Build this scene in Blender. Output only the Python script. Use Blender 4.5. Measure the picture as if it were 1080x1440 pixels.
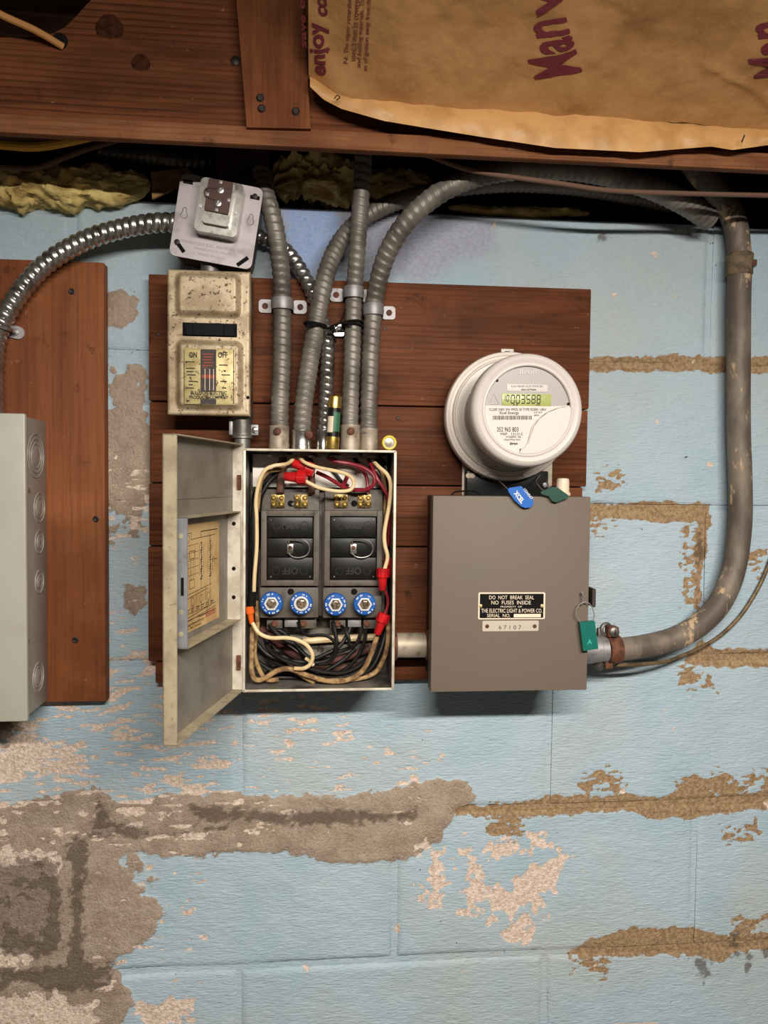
import bpy, bmesh, math, random
import numpy as np
from mathutils import Vector, Matrix, Euler
random.seed(7)
for o in list(bpy.data.objects): bpy.data.objects.remove(o)
SC = bpy.context.scene
COL = SC.collection

# ---------------------------------------------------------------- camera
FPX = 1060.0                                   # focal length in pixels of the 1080 x 1440 frame
CAM = np.array([0.0, -1.05, 1.5])
_ya, _pi, _ro = (math.radians(a) for a in (5.15, -2.3, 0.6))
_F = np.array([math.sin(_ya)*math.cos(_pi), math.cos(_ya)*math.cos(_pi), math.sin(_pi)])
_R0 = np.cross(_F, [0, 0, 1]); _R0 /= np.linalg.norm(_R0); _U0 = np.cross(_R0, _F)
_R = _R0*math.cos(_ro) + _U0*math.sin(_ro); _U = -_R0*math.sin(_ro) + _U0*math.cos(_ro)
cd = bpy.data.cameras.new('camera'); cam = bpy.data.objects.new('camera', cd); COL.objects.link(cam)
cd.sensor_fit = 'VERTICAL'; cd.sensor_height = 36.0; cd.lens = FPX/1440*36; cd.clip_start = 0.02; cd.clip_end = 50
cam.matrix_world = Matrix(((_R[0], _U[0], -_F[0], CAM[0]), (_R[1], _U[1], -_F[1], CAM[1]), (_R[2], _U[2], -_F[2], CAM[2]), (0, 0, 0, 1)))
SC.camera = cam
# ---------------------------------------------------------------- world, lights, exposure
w = bpy.data.worlds.new('world'); SC.world = w; w.use_nodes = True
w.node_tree.nodes['Background'].inputs[0].default_value = (1.0, 0.93, 0.86, 1)
w.node_tree.nodes['Background'].inputs[1].default_value = 0.045
def area(name, loc, target, sx, sy, power, col):
    l = bpy.data.lights.new(name, 'AREA'); l.shape = 'RECTANGLE'; l.size = sx; l.size_y = sy; l.energy = power; l.color = col
    o = bpy.data.objects.new(name, l); COL.objects.link(o); o.location = loc
    o.rotation_euler = (Vector(target)-Vector(loc)).to_track_quat('-Z', 'Y').to_euler(); return o
LIGHT = (0.26, -1.30, 1.925)
area('basement_tube_light', LIGHT, (LIGHT[0]-0.02, LIGHT[1]+0.40, LIGHT[2]-1.4), 0.95, 0.05, 41.0, (1.0, 0.95, 0.88))
SC.view_settings.view_transform = 'Standard'; SC.view_settings.look = 'None'
SC.view_settings.exposure = 0.12; SC.view_settings.gamma = 1.0; SC.view_settings.use_curve_mapping = False

# ---------------------------------------------------------------- helpers
def W(px, py, d=0.0):
    "point where the photo pixel's ray meets the plane d metres in front of the block wall"
    v = _R*(px-540)/FPX - _U*(py-720)/FPX + _F
    t = (-d-CAM[1])/v[1]; p = CAM+v*t
    return Vector(p)
def WX(px, py, x):
    v = _R*(px-540)/FPX - _U*(py-720)/FPX + _F
    t = (x-CAM[0])/v[0]; return Vector(CAM+v*t)
def lin(c):
    return tuple(((v/255)/12.92 if v/255 <= 0.04045 else ((v/255+0.055)/1.055)**2.4) for v in c[:3])+(1,)
def H(n): return ((n*2654435761) % 1000)/1000.0

class Nodes:
    def __init__(s, name):
        s.m = bpy.data.materials.new(name); s.m.use_nodes = True; s.t = s.m.node_tree; s.t.nodes.clear()
        s.out = s.n('ShaderNodeOutputMaterial'); s.b = s.n('ShaderNodeBsdfPrincipled'); s.l(s.b.outputs[0], s.out.inputs[0])
    def n(s, t, **k):
        x = s.t.nodes.new(t)
        for a, v in k.items(): setattr(x, a, v)
        return x
    def l(s, a, b): s.t.links.new(a, b)
    def coords(s, scale=(1, 1, 1), kind='Object', rnd=True):
        tc = s.n('ShaderNodeTexCoord'); mp = s.n('ShaderNodeMapping'); s.l(tc.outputs[kind], mp.inputs[0]); mp.inputs['Scale'].default_value = scale
        if rnd:
            oi = s.n('ShaderNodeObjectInfo'); ml = s.n('ShaderNodeMath', operation='MULTIPLY'); s.l(oi.outputs['Random'], ml.inputs[0]); ml.inputs[1].default_value = 37.0
            s.l(ml.outputs[0], mp.inputs['Location'])
        return mp.outputs[0]
    def noise(s, vec, scale, detail=4, rough=0.55, dist=0.0):
        x = s.n('ShaderNodeTexNoise'); s.l(vec, x.inputs['Vector']); x.inputs['Scale'].default_value = scale; x.inputs['Detail'].default_value = detail
        x.inputs['Roughness'].default_value = rough; x.inputs['Distortion'].default_value = dist; return x.outputs['Fac']
    def ramp(s, fac, a, b):
        x = s.n('ShaderNodeMapRange', interpolation_type='SMOOTHSTEP'); s.l(fac, x.inputs[0]); x.inputs[1].default_value = a; x.inputs[2].default_value = b; return x.outputs[0]
    def math(s, op, a, b):
        x = s.n('ShaderNodeMath', operation=op)
        for i, v in enumerate((a, b)):
            if isinstance(v, (int, float)): x.inputs[i].default_value = v
            else: s.l(v, x.inputs[i])
        return x.outputs[0]
    def mix(s, fac, a, b):
        x = s.n('ShaderNodeMix', data_type='RGBA')
        if isinstance(fac, (int, float)): x.inputs[0].default_value = fac
        else: s.l(fac, x.inputs[0])
        for i, v in ((6, a), (7, b)):
            if isinstance(v, tuple): x.inputs[i].default_value = v
            else: s.l(v, x.inputs[i])
        return x.outputs[2]
    def bump(s, h, strength, dist):
        x = s.n('ShaderNodeBump'); x.inputs['Strength'].default_value = strength; x.inputs['Distance'].default_value = dist; s.l(h, x.inputs['Height']); s.l(x.outputs[0], s.b.inputs['Normal'])
    def set(s, **k):
        for a, v in k.items():
            i = s.b.inputs[a.replace('_', ' ')]
            if isinstance(v, (int, float, tuple)): i.default_value = v
            else: s.l(v, i)
        return s
MATS = {}
def mat(name, c, rough=0.5, metal=0.0, c2=None, nscale=60, amt=(0.4, 0.65), c3=None, n3=150, amt3=(0.6, 0.68), bump=0.0, bscale=400, scale=(1, 1, 1), spec=0.5):
    if name in MATS: return MATS[name]
    s = Nodes(name); v = s.coords(scale); col = lin(c)
    if c2: col = s.mix(s.ramp(s.noise(v, nscale, 5), *amt), col, lin(c2))
    r = rough
    if c3:
        f3 = s.ramp(s.noise(v, n3, 6, 0.65), *amt3); col = s.mix(f3, col, lin(c3)); r = s.math('ADD', s.math('MULTIPLY', f3, 0.3), rough)
        if metal: metal = s.math('MULTIPLY', s.math('SUBTRACT', 1.0, f3), metal)
    s.set(Base_Color=col, Roughness=r, Metallic=metal, Specular_IOR_Level=spec)
    if bump: s.bump(s.noise(v, bscale, 3), bump, 0.001)
    MATS[name] = s.m; return s.m
def wood(name, c, cdark, clight, axis, rough=0.7, ring=26, lines=0.5, period=0.006, spec=0.15):
    s = Nodes(name); st = [1, 1, 1]; st[axis] = 0.10
    v = s.coords(tuple(st)); n1 = s.noise(v, ring, 4, 0.6, 1.3); col = s.mix(s.math('MULTIPLY', s.ramp(n1, 0.35, 0.68), 0.75), lin(c), lin(cdark))
    st2 = [1, 1, 1]; st2[axis] = 0.03; v2 = s.coords(tuple(st2)); n2 = s.noise(v2, 300, 4, 0.7)
    n3 = s.noise(s.coords((1, 1, 1)), 9, 4); col = s.mix(s.math('MULTIPLY', s.ramp(n3, 0.42, 0.72), 0.75), col, lin(clight))
    # growth lines running along the grain
    w = s.n('ShaderNodeTexWave', wave_type='BANDS', bands_direction='Z' if axis == 0 else 'X', wave_profile='SAW'); st3 = [1, 1, 1]; st3[axis] = 0.12; s.l(s.coords(tuple(st3)), w.inputs['Vector'])
    w.inputs['Scale'].default_value = 2*math.pi/(20*period); w.inputs['Distortion'].default_value = 5.5; w.inputs['Detail'].default_value = 3; w.inputs['Detail Scale'].default_value = 0.35; w.inputs['Detail Roughness'].default_value = 0.6
    ln = s.math('MULTIPLY', s.ramp(w.outputs['Fac'], 0.55, 0.98), lines); ln = s.math('MULTIPLY', ln, s.ramp(s.noise(v, 12, 3), 0.3, 0.6)); col = s.mix(ln, col, lin(tuple(x*0.6 for x in cdark)))
    col = s.mix(s.math('MULTIPLY', s.ramp(n2, 0.48, 0.72), 0.6), col, lin(cdark))
    n4 = s.noise(s.coords((1, 1, 1)), 30, 6, 0.65); col = s.mix(s.math('MULTIPLY', s.ramp(n4, 0.6, 0.72), 0.6), col, lin(tuple(x*0.5 for x in cdark)))
    n5 = s.noise(s.coords((1, 1, 1)), 130, 5, 0.6); col = s.mix(s.math('MULTIPLY', s.ramp(n5, 0.68, 0.74), 0.4), col, lin((176, 140, 112)))
    s.set(Base_Color=col, Roughness=s.math('ADD', s.math('MULTIPLY', n2, 0.25), rough-0.1), Specular_IOR_Level=spec)
    s.bump(s.math('ADD', n2, s.math('MULTIPLY', ln, -0.8)), 0.5, 0.0008); MATS[name] = s.m; return s.m

class MB:
    def __init__(s): s.v = []; s.f = []
    def add(s, v, f):
        o = len(s.v); s.v += [tuple(p) for p in v]; s.f += [tuple(i+o for i in q) for q in f]; return s
    def box(s, x0, x1, y0, y1, z0, z1, bev=0.0, seg=2):
        x0, x1 = min(x0, x1), max(x0, x1); y0, y1 = min(y0, y1), max(y0, y1); z0, z1 = min(z0, z1), max(z0, z1)
        if bev <= 0:
            return s.add([(x0, y0, z0), (x1, y0, z0), (x1, y1, z0), (x0, y1, z0), (x0, y0, z1), (x1, y0, z1), (x1, y1, z1), (x0, y1, z1)],
                         [(0, 3, 2, 1), (4, 5, 6, 7), (0, 1, 5, 4), (1, 2, 6, 5), (2, 3, 7, 6), (3, 0, 4, 7)])
        bm = bmesh.new(); bmesh.ops.create_cube(bm, size=1)
        for v in bm.verts: v.co = Vector(((x0+x1)/2+v.co.x*(x1-x0), (y0+y1)/2+v.co.y*(y1-y0), (z0+z1)/2+v.co.z*(z1-z0)))
        bmesh.ops.bevel(bm, geom=bm.edges[:], offset=bev, segments=seg, affect='EDGES', profile=0.5)
        bm.verts.index_update(); s.add([v.co[:] for v in bm.verts], [[v.index for v in f.verts] for f in bm.faces]); bm.free(); return s
    def pbox(s, x0, y0, x1, y1, d0, d1, bev=0.0):
        "box whose front face (at d1) covers the pixel rectangle"
        a = W(x0, (y0+y1)/2, d1); b = W(x1, (y0+y1)/2, d1); t = W((x0+x1)/2, y0, d1); u = W((x0+x1)/2, y1, d1)
        return s.box(a.x, b.x, -d0, -d1, u.z, t.z, bev)
    def tube(s, pts, r, n=10, cap=True):
        P = [Vector(p) for p in pts]; N = len(P); fr = frames(P); o = len(s.v)
        for i in range(N):
            rr = r[i] if isinstance(r, (list, tuple)) else r; a, b = fr[i]
            for k in range(n):
                t = 2*math.pi*k/n; s.v.append(tuple(P[i]+(a*math.cos(t)+b*math.sin(t))*rr))
        for i in range(N-1):
            for k in range(n):
                k2 = (k+1) % n; s.f.append((o+i*n+k, o+i*n+k2, o+(i+1)*n+k2, o+(i+1)*n+k))
        if cap: s.f.append(tuple(o+k for k in range(n))[::-1]); s.f.append(tuple(o+(N-1)*n+k for k in range(n)))
        return s
    def lathe(s, prof, org, axis=(0, -1, 0), n=24, cap=True, up=(0, 0, 1)):
        "profile of (radius, distance along axis)"
        A = Vector(axis).normalized(); a = Vector(up).cross(A)
        if a.length < 1e-4: a = Vector((1, 0, 0)).cross(A)
        a.normalize(); b = A.cross(a); o = len(s.v); O = Vector(org)
        for r, h in prof:
            for k in range(n):
                t = 2*math.pi*k/n; s.v.append(tuple(O+A*h+(a*math.cos(t)+b*math.sin(t))*r))
        for i in range(len(prof)-1):
            for k in range(n):
                k2 = (k+1) % n; s.f.append((o+i*n+k, o+i*n+k2, o+(i+1)*n+k2, o+(i+1)*n+k))
        if cap: s.f.append(tuple(o+k for k in range(n))[::-1]); s.f.append(tuple(o+(len(prof)-1)*n+k for k in range(n)))
        return s
    def prism(s, poly, off):
        "extrude a polygon (3d points) by the vector off"
        n = len(poly); off = Vector(off); A = [Vector(p) for p in poly]; B = [p+off for p in A]
        return s.add(A+B, [tuple(range(n)), tuple(range(2*n-1, n-1, -1))]+[(i, i+n, (i+1) % n+n, (i+1) % n) for i in range(n)])
    def pprism(s, pix, d0, d1):
        "pixel polygon at the front plane d1, extruded back to d0"
        return s.prism([W(x, y, d1) for x, y in pix], (0, d1-d0, 0))
    def ring(s, org, R, r, axis=(0, -1, 0), n=28, m=8):
        return s.lathe([(R+r*math.cos(2*math.pi*k/m), r*math.sin(2*math.pi*k/m)) for k in range(m+1)], org, axis, n, cap=False)
    def rod(s, a, b, r, n=10): return s.tube([a, b], r, n)
    def grid(s, P):
        "P[i][j] lattice of points"
        o = len(s.v); R_, C_ = len(P), len(P[0])
        for row in P: s.v += [tuple(p) for p in row]
        for i in range(R_-1):
            for j in range(C_-1): s.f.append((o+i*C_+j, o+i*C_+j+1, o+(i+1)*C_+j+1, o+(i+1)*C_+j))
        return s
def frames(P):
    N = len(P); T = []
    for i in range(N):
        t = P[min(i+1, N-1)]-P[max(i-1, 0)]; T.append(t.normalized() if t.length > 1e-9 else Vector((0, 0, 1)))
    a = T[0].orthogonal().normalized(); out = []
    for i in range(N):
        a = a-T[i]*a.dot(T[i])
        if a.length < 1e-6: a = T[i].orthogonal()
        a.normalize(); out.append((a.copy(), T[i].cross(a)))
    return out
def spline(pts, step):
    P = [Vector(p) for p in pts]
    if len(P) == 2: Q = [P[0].lerp(P[1], i/20) for i in range(21)]
    else:
        E = [P[0]*2-P[1]]+P+[P[-1]*2-P[-2]]; Q = []
        for i in range(1, len(E)-2):
            p0, p1, p2, p3 = E[i-1:i+3]
            for k in range(24):
                t = k/24; Q.append(0.5*((2*p1)+(p2-p0)*t+(2*p0-5*p1+4*p2-p3)*t*t+(3*p1-p0-3*p2+p3)*t**3))
        Q.append(P[-1])
    L = [0.0]
    for a, b in zip(Q, Q[1:]): L.append(L[-1]+(b-a).length)
    n = max(2, int(L[-1]/step)); out = []; j = 0
    for i in range(n+1):
        s_ = L[-1]*i/n
        while j < len(L)-2 and L[j+1] < s_: j += 1
        t = (s_-L[j])/max(1e-9, L[j+1]-L[j]); out.append(Q[j].lerp(Q[j+1], t))
    return out
def flex(mb, pts, r, pitch, amp, kind='saw', n=20, r1=None):
    per = 8; P = spline(pts, pitch/per); fr = frames(P); N = len(P); o = len(mb.v)
    for i in range(N):
        a, b = fr[i]; rb = r if r1 is None else r+(r1-r)*i/(N-1)
        for k in range(n):
            t = 2*math.pi*k/n; ph = (i/per+k/n) % 1.0
            if kind == 'saw': h = (ph/0.78) if ph < 0.78 else (1-ph)/0.22; h = h**1.3
            else: h = abs(math.sin(math.pi*ph))**0.8
            rr = rb-amp+amp*h; mb.v.append(tuple(P[i]+(a*math.cos(t)+b*math.sin(t))*rr))
    for i in range(N-1):
        for k in range(n):
            k2 = (k+1) % n; mb.f.append((o+i*n+k, o+i*n+k2, o+(i+1)*n+k2, o+(i+1)*n+k))
    mb.f.append(tuple(o+k for k in range(n))[::-1]); mb.f.append(tuple(o+(N-1)*n+k for k in range(n)))
    return mb
XF = {}
def thing(name, label, cat, loc=(0, 0, 0), rot=(0, 0, 0), group=None):
    o = bpy.data.objects.new(name, None); COL.objects.link(o); o.empty_display_size = 0.02; o.location = loc; o.rotation_euler = rot
    XF[o.name] = Matrix.Translation(Vector(loc)) @ Euler(rot).to_matrix().to_4x4(); tag(o, label, cat, group); return o
def tag(o, label, cat, group=None, kind=None):
    o['label'] = label; o['category'] = cat
    if group: o['group'] = group
    if kind: o['kind'] = kind
    return o
def obj(name, mb, m, parent=None, smooth=35, local=False):
    "link a mesh; vertices are given in world space unless local"
    me = bpy.data.meshes.new(name); V = mb.v; M = None
    p = parent
    if p is not None and not local:
        M = XF[p.name].inverted(); V = [tuple(M @ Vector(v)) for v in V]
    me.from_pydata(V, [], mb.f); me.materials.append(m)
    bm = bmesh.new(); bm.from_mesh(me); bmesh.ops.recalc_face_normals(bm, faces=bm.faces[:]); bm.to_mesh(me); bm.free()
    if smooth:
        me.polygons.foreach_set('use_smooth', [True]*len(me.polygons)); me.set_sharp_from_angle(angle=math.radians(smooth))
    o = bpy.data.objects.new(name, me); COL.objects.link(o)
    if parent is not None: o.parent = parent; XF[o.name] = XF[p.name]
    else: XF[o.name] = Matrix.Identity(4)
    return o
def single(name, mb, m, label, cat, group=None, smooth=35, kind=None):
    "a thing that is one mesh, with its origin at its base"
    V = np.array(mb.v); c = Vector(((V[:, 0].min()+V[:, 0].max())/2, (V[:, 1].min()+V[:, 1].max())/2, V[:, 2].min()))
    mb.v = [tuple(Vector(v)-c) for v in mb.v]; o = obj(name, mb, m, None, smooth); o.location = c; XF[o.name] = Matrix.Translation(c)
    return tag(o, label, cat, group, kind)
_TX = {}
def glyphs(s, bold=0.0, shear=0.0, space=1.0):
    key = (s, bold, shear, space)
    if key in _TX: return _TX[key]
    c = bpy.data.curves.new('text', 'FONT'); c.body = s; c.size = 1; c.offset = bold; c.shear = shear; c.space_character = space; c.resolution_u = 3
    o = bpy.data.objects.new('text', c); COL.objects.link(o); dg = bpy.context.evaluated_depsgraph_get()
    me = bpy.data.meshes.new_from_object(o.evaluated_get(dg)); V = np.array([v.co[:2] for v in me.vertices]); Fc = [tuple(p.vertices) for p in me.polygons]
    bpy.data.objects.remove(o); bpy.data.curves.remove(c); bpy.data.meshes.remove(me)
    mn, mx = V.min(0), V.max(0); V = (V-mn)/(mx-mn); _TX[key] = (V, Fc); return _TX[key]
def text(mb, s, fn, **k):
    "fn maps (u, v) in the unit box of the string to a 3d point"
    V, Fc = glyphs(s, **k); return mb.add([fn(u, v) for u, v in V], Fc)
def ptext(mb, s, x0, y0, x1, y1, d, **k):
    a, b, c_, e = W(x0, y1, d), W(x1, y1, d), W(x0, y0, d), W(x1, y0, d)
    return text(mb, s, lambda u, v: (a.lerp(b, u)).lerp(c_.lerp(e, u), v), **k)
# value noise in numpy
def vnoise(x, z, seed=0):
    xi = np.floor(x).astype(np.int64); zi = np.floor(z).astype(np.int64); fx = x-xi; fz = z-zi
    fx = fx*fx*(3-2*fx); fz = fz*fz*(3-2*fz)
    def h(a, b):
        n = (a*374761393+b*668265263+seed*1442695041) & 0xffffffff; n = ((n ^ (n >> 13))*1274126177) & 0xffffffff; return ((n ^ (n >> 16)) & 0xffff)/65535.0
    return (h(xi, zi)*(1-fx)+h(xi+1, zi)*fx)*(1-fz)+(h(xi, zi+1)*(1-fx)+h(xi+1, zi+1)*fx)*fz
def fbm(x, z, sc, o=4, seed=0, ax=1.0):
    t = 0; a = 0.5; s_ = 0
    for i in range(o):
        t = t+a*vnoise(x*ax/sc*2**i, z/sc*2**i, seed+i*17); s_ += a; a *= 0.5
    return t/s_

# ---------------------------------------------------------------- materials
M_board = wood('red_brown_plank', (106, 59, 34), (66, 34, 19), (124, 72, 43), 0, 0.62, 26, 0.45, 0.008)
M_lboard = wood('orange_brown_board', (132, 76, 44), (98, 52, 28), (148, 90, 54), 2, 0.6, 13, 0.2, 0.011)
M_joist = wood('joist_wood', (108, 60, 33), (68, 34, 17), (122, 71, 41), 0, 0.7, 34, 0.8, 0.007)
M_cleat = wood('cleat_wood', (116, 66, 36), (80, 40, 20), (130, 78, 46), 2, 0.7, 26, 0.35)
M_ledger = wood('ledger_wood', (136, 88, 56), (92, 52, 30), (152, 102, 68), 0, 0.7, 30, 0.4)
M_dark = wood('dark_sill_wood', (72, 44, 29), (38, 21, 14), (84, 54, 36), 0, 0.75, 26, 0.4)
M_steel = mat('dull_conduit_steel', (136, 131, 124), 0.46, 0.72, (98, 92, 86), 40, (0.3, 0.7), (94, 74, 56), 220, (0.58, 0.7))
M_steel_old = mat('painted_conduit', (136, 128, 118), 0.5, 0.4, (98, 91, 83), 25, (0.3, 0.7), (206, 194, 174), 70, (0.68, 0.73))
M_bright = mat('bright_steel', (190, 186, 178), 0.28, 0.9, (120, 112, 104), 60, (0.45, 0.75))
M_zinc = mat('zinc_strap', (150, 146, 146), 0.5, 0.5, (120, 112, 106), 90, (0.5, 0.75))
M_plate = mat('galvanised_cover', (178, 168, 170), 0.5, 0.35, (148, 138, 136), 40, (0.45, 0.75))
M_beige = mat('beige_connector', (172, 158, 138), 0.55, 0.35, (122, 104, 86), 70, (0.45, 0.75))
M_rust = mat('rust', (112, 66, 44), 0.75, 0.2, (70, 42, 30), 120)
M_black = mat('black_bakelite', (20, 19, 18), 0.38, 0.0, (34, 32, 30), 70, (0.5, 0.8), spec=0.3)
M_blackwire = mat('black_wire', (19, 17, 16), 0.5, 0.0, (44, 38, 33), 120, (0.52, 0.75), spec=0.25)
M_dirt = mat('grimy_black', (17, 15, 14), 0.8, spec=0.15)
M_cream = mat('cream_wire', (226, 198, 150), 0.45, 0.0, (176, 140, 96), 60, (0.5, 0.8))
M_tan = mat('tan_cloth_wire', (168, 134, 88), 0.75, 0.0, (110, 80, 50), 110, (0.4, 0.65), bump=0.4, bscale=900)
M_brown = mat('brown_cloth_wire', (98, 60, 46), 0.75, 0.0, (66, 42, 34), 120, (0.4, 0.65), bump=0.3, bscale=900)
M_redwire = mat('red_wire', (128, 22, 36), 0.4)
M_red = mat('red_connector', (196, 22, 26), 0.35, 0.0, (160, 16, 22), 60)
M_orange = mat('orange_connector', (226, 98, 26), 0.4)
M_bakelite = mat('brown_bakelite', (92, 82, 72), 0.6, 0.0, (66, 58, 50), 50, (0.45, 0.7), (52, 42, 34), 60, (0.6, 0.75))
M_brass = mat('brass', (206, 172, 92), 0.32, 0.9, (140, 108, 50), 90, (0.5, 0.75))
M_oldbrass = mat('old_brass', (150, 126, 74), 0.4, 0.7, (84, 66, 38), 160, (0.42, 0.62))
M_panelin = mat('panel_inside', (140, 132, 122), 0.5, 0.3, (98, 88, 78), 22, (0.4, 0.6), (62, 51, 40), 45, (0.5, 0.64))
M_panelwall = mat('panel_galvanised', (150, 144, 136), 0.42, 0.6, (90, 82, 74), 30, (0.4, 0.7))
M_doorgrey = mat('door_paint', (134, 126, 114), 0.52, 0.2, (118, 110, 98), 30, (0.4, 0.7), (98, 80, 60), 130, (0.68, 0.74))
M_dooredge = mat('door_edge', (170, 156, 128), 0.6, 0.15, (142, 128, 104), 45, (0.4, 0.7), (104, 80, 54), 160, (0.62, 0.7))
M_hinge = mat('light_hinge_strip', (214, 204, 186), 0.5, 0.2, (184, 172, 152), 50)
M_frame = mat('grey_blue_frame', (150, 150, 152), 0.45, 0.4, (128, 126, 124), 50)
M_card = mat('yellowed_card', (206, 172, 118), 0.8, 0.0, (184, 146, 92), 30)
M_ink = mat('black_ink', (34, 30, 26), 0.7)
M_redink = mat('faded_red_ink', (170, 84, 56), 0.8)
M_switch = mat('switch_box_paint', (184, 164, 132), 0.45, 0.2, (146, 124, 94), 32, (0.42, 0.66), (92, 66, 44), 240, (0.56, 0.66))
M_labelbrass = mat('brass_label', (196, 178, 124), 0.45, 0.2, (160, 138, 86), 80, (0.45, 0.7), (60, 46, 30), 200, (0.57, 0.62))
M_cab = mat('cabinet_grey_brown', (110, 97, 85), 0.58, 0.0, (108, 96, 83), 14, (0.4, 0.7), (80, 68, 57), 210, (0.69, 0.75), spec=0.3, bump=0.15, bscale=500)
M_cabdark = mat('cabinet_body', (58, 50, 43), 0.6, 0.2)
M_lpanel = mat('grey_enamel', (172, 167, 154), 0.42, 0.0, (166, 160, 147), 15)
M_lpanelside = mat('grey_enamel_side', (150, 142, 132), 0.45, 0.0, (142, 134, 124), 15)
M_white = mat('meter_white', (207, 197, 189), 0.4, spec=0.35)
M_whitering = mat('meter_ring', (224, 212, 200), 0.32)
M_mgrey = mat('meter_grey', (98, 89, 82), 0.5)
M_mface = mat('meter_face_grey', (156, 147, 142), 0.4)
M_lcd = mat('lcd_green', (164, 170, 96), 0.35)
M_mlabel = mat('meter_label', (206, 196, 187), 0.5)
M_ink2 = mat('grey_ink', (70, 64, 60), 0.7)
M_plateblack = mat('nameplate_black', (14, 12, 11), 0.75, spec=0.15)
M_platelet = mat('nameplate_cream', (226, 206, 180), 0.5)
M_alum = mat('aluminium_plate', (206, 194, 176), 0.45, 0.4)
M_blue = mat('blue_plastic', (8, 92, 178), 0.4)
M_bluefuse = mat('blue_fuse_label', (20, 84, 160), 0.4)
M_green = mat('dark_green_plastic', (18, 66, 52), 0.35)
M_teal = mat('teal_plastic', (8, 98, 86), 0.4)
M_tealink = mat('teal_light', (60, 176, 150), 0.4)
M_wht = mat('white_print', (206, 206, 204), 0.5)
M_yellow = mat('yellow_rim', (222, 204, 74), 0.4)
M_yellowcable = mat('yellow_cable', (214, 160, 40), 0.45)
M_fuseg = mat('green_fuse_label', (52, 104, 72), 0.5)
M_brownrec = mat('brown_receptacle', (74, 40, 28), 0.35, 0.0, (58, 30, 20), 60)
M_insul = mat('yellow_insulation', (212, 188, 118), 0.95, 0.0, (166, 136, 78), 28, (0.35, 0.65), (104, 84, 52), 70, (0.58, 0.72), bump=0.8, bscale=260)
M_print = mat('maroon_print', (104, 30, 38), 0.75)
M_cablebrown = mat('brown_cable', (104, 76, 58), 0.7)
M_cord = mat('tan_cord', (178, 124, 66), 0.6)
M_nail = mat('nail_iron', (48, 38, 34), 0.5, 0.5)
M_pipe = mat('old_pipe', (126, 113, 98), 0.62, 0.2, (92, 80, 70), 26, (0.35, 0.6), (186, 158, 124), 34, (0.57, 0.64), scale=(1, 1, 0.45), bump=0.3, bscale=200)
M_glasslens = mat('fuse_glass', (150, 132, 112), 0.12, 0.3, (90, 76, 60), 300, (0.4, 0.6))
M_scrap = mat('brown_paper_scrap', (150, 108, 62), 0.85, 0.0, (112, 78, 44), 60)
def kraft():
    s = Nodes('kraft_paper'); v = s.coords((1, 1, 1)); n = s.noise(v, 14, 5); n2 = s.noise(v, 160, 4); col = s.mix(s.ramp(n, 0.35, 0.7), lin((176, 130, 80)), lin((154, 110, 64)))
    col = s.mix(s.math('MULTIPLY', s.ramp(n2, 0.5, 0.8), 0.35), col, lin((190, 146, 96)))
    s.set(Base_Color=col, Roughness=0.62, Specular_IOR_Level=0.35); s.bump(s.math('ADD', s.noise(v, 22, 3, 0.5), s.math('MULTIPLY', s.noise(v, 120, 3, 0.5), 0.25)), 0.5, 0.006); return s.m
M_kraft = kraft()
M_flange = mat('kraft_flange', (204, 156, 98), 0.5, 0.0, (184, 136, 82), 30, (0.4, 0.7), bump=0.3, bscale=60)
def clear():
    s = Nodes('clear_plastic'); s.set(Base_Color=(0.95, 0.93, 0.9, 1), Roughness=0.08, IOR=1.45, Alpha=0.12); return s.m
M_clear = clear()

# ---------------------------------------------------------------- the block wall
BED = [0.384, 0.598, 0.813, 1.031, 1.247, 1.467, 1.670]; WTOP = 1.872; BED0 = 0.17
ODD = [-1.22, -0.776, -0.326, 0.116, 0.562, 1.008, 1.45]          # head joints of alternate courses
EVEN = [-1.0, -0.552, -0.104, 0.338, 0.784, 1.23]
def pix(poly): return np.array([[W(x, y).x, W(x, y).z] for x, y in poly])
def sdf(X, Z, poly):
    "signed distance in mm, positive inside"
    P = pix(poly); d = np.full(X.shape, 1e9); ins = np.zeros(X.shape, bool); n = len(P)
    for i in range(n):
        a, b = P[i], P[(i+1) % n]; e = b-a; t = np.clip(((X-a[0])*e[0]+(Z-a[1])*e[1])/(e@e+1e-12), 0, 1)
        d = np.minimum(d, (X-a[0]-t*e[0])**2+(Z-a[1]-t*e[1])**2)
        c = ((a[1] > Z) != (b[1] > Z)); xx = a[0]+(Z-a[1])*e[0]/(e[1] if abs(e[1]) > 1e-12 else 1e-12); ins ^= c & (X < xx)
    d = np.sqrt(d)*1000; return np.where(ins, d, -d)
CEM = [[(-240, 1140), (60, 1125), (130, 1108), (170, 1130), (240, 1116), (330, 1114), (380, 1118), (480, 1122), (560, 1104), (620, 1096), (655, 1100), (668, 1118), (640, 1145), (628, 1180), (560, 1212), (470, 1212), (380, 1196), (310, 1204), (230, 1205), (150, 1188), (-240, 1200)],
       [(-240, 1178), (150, 1184), (165, 1222), (198, 1260), (226, 1302), (198, 1328), (152, 1352), (168, 1376), (186, 1412), (168, 1450), (-240, 1470)],
       [(-240, 1000), (30, 1000), (40, 1030), (-240, 1050)], [(148, 415), (172, 412), (190, 425), (192, 444), (174, 462), (148, 456)],
       [(148, 600), (207, 622), (207, 700), (148, 700)], [(180, 824), (203, 826), (205, 850), (190, 864), (176, 852)]]
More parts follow.
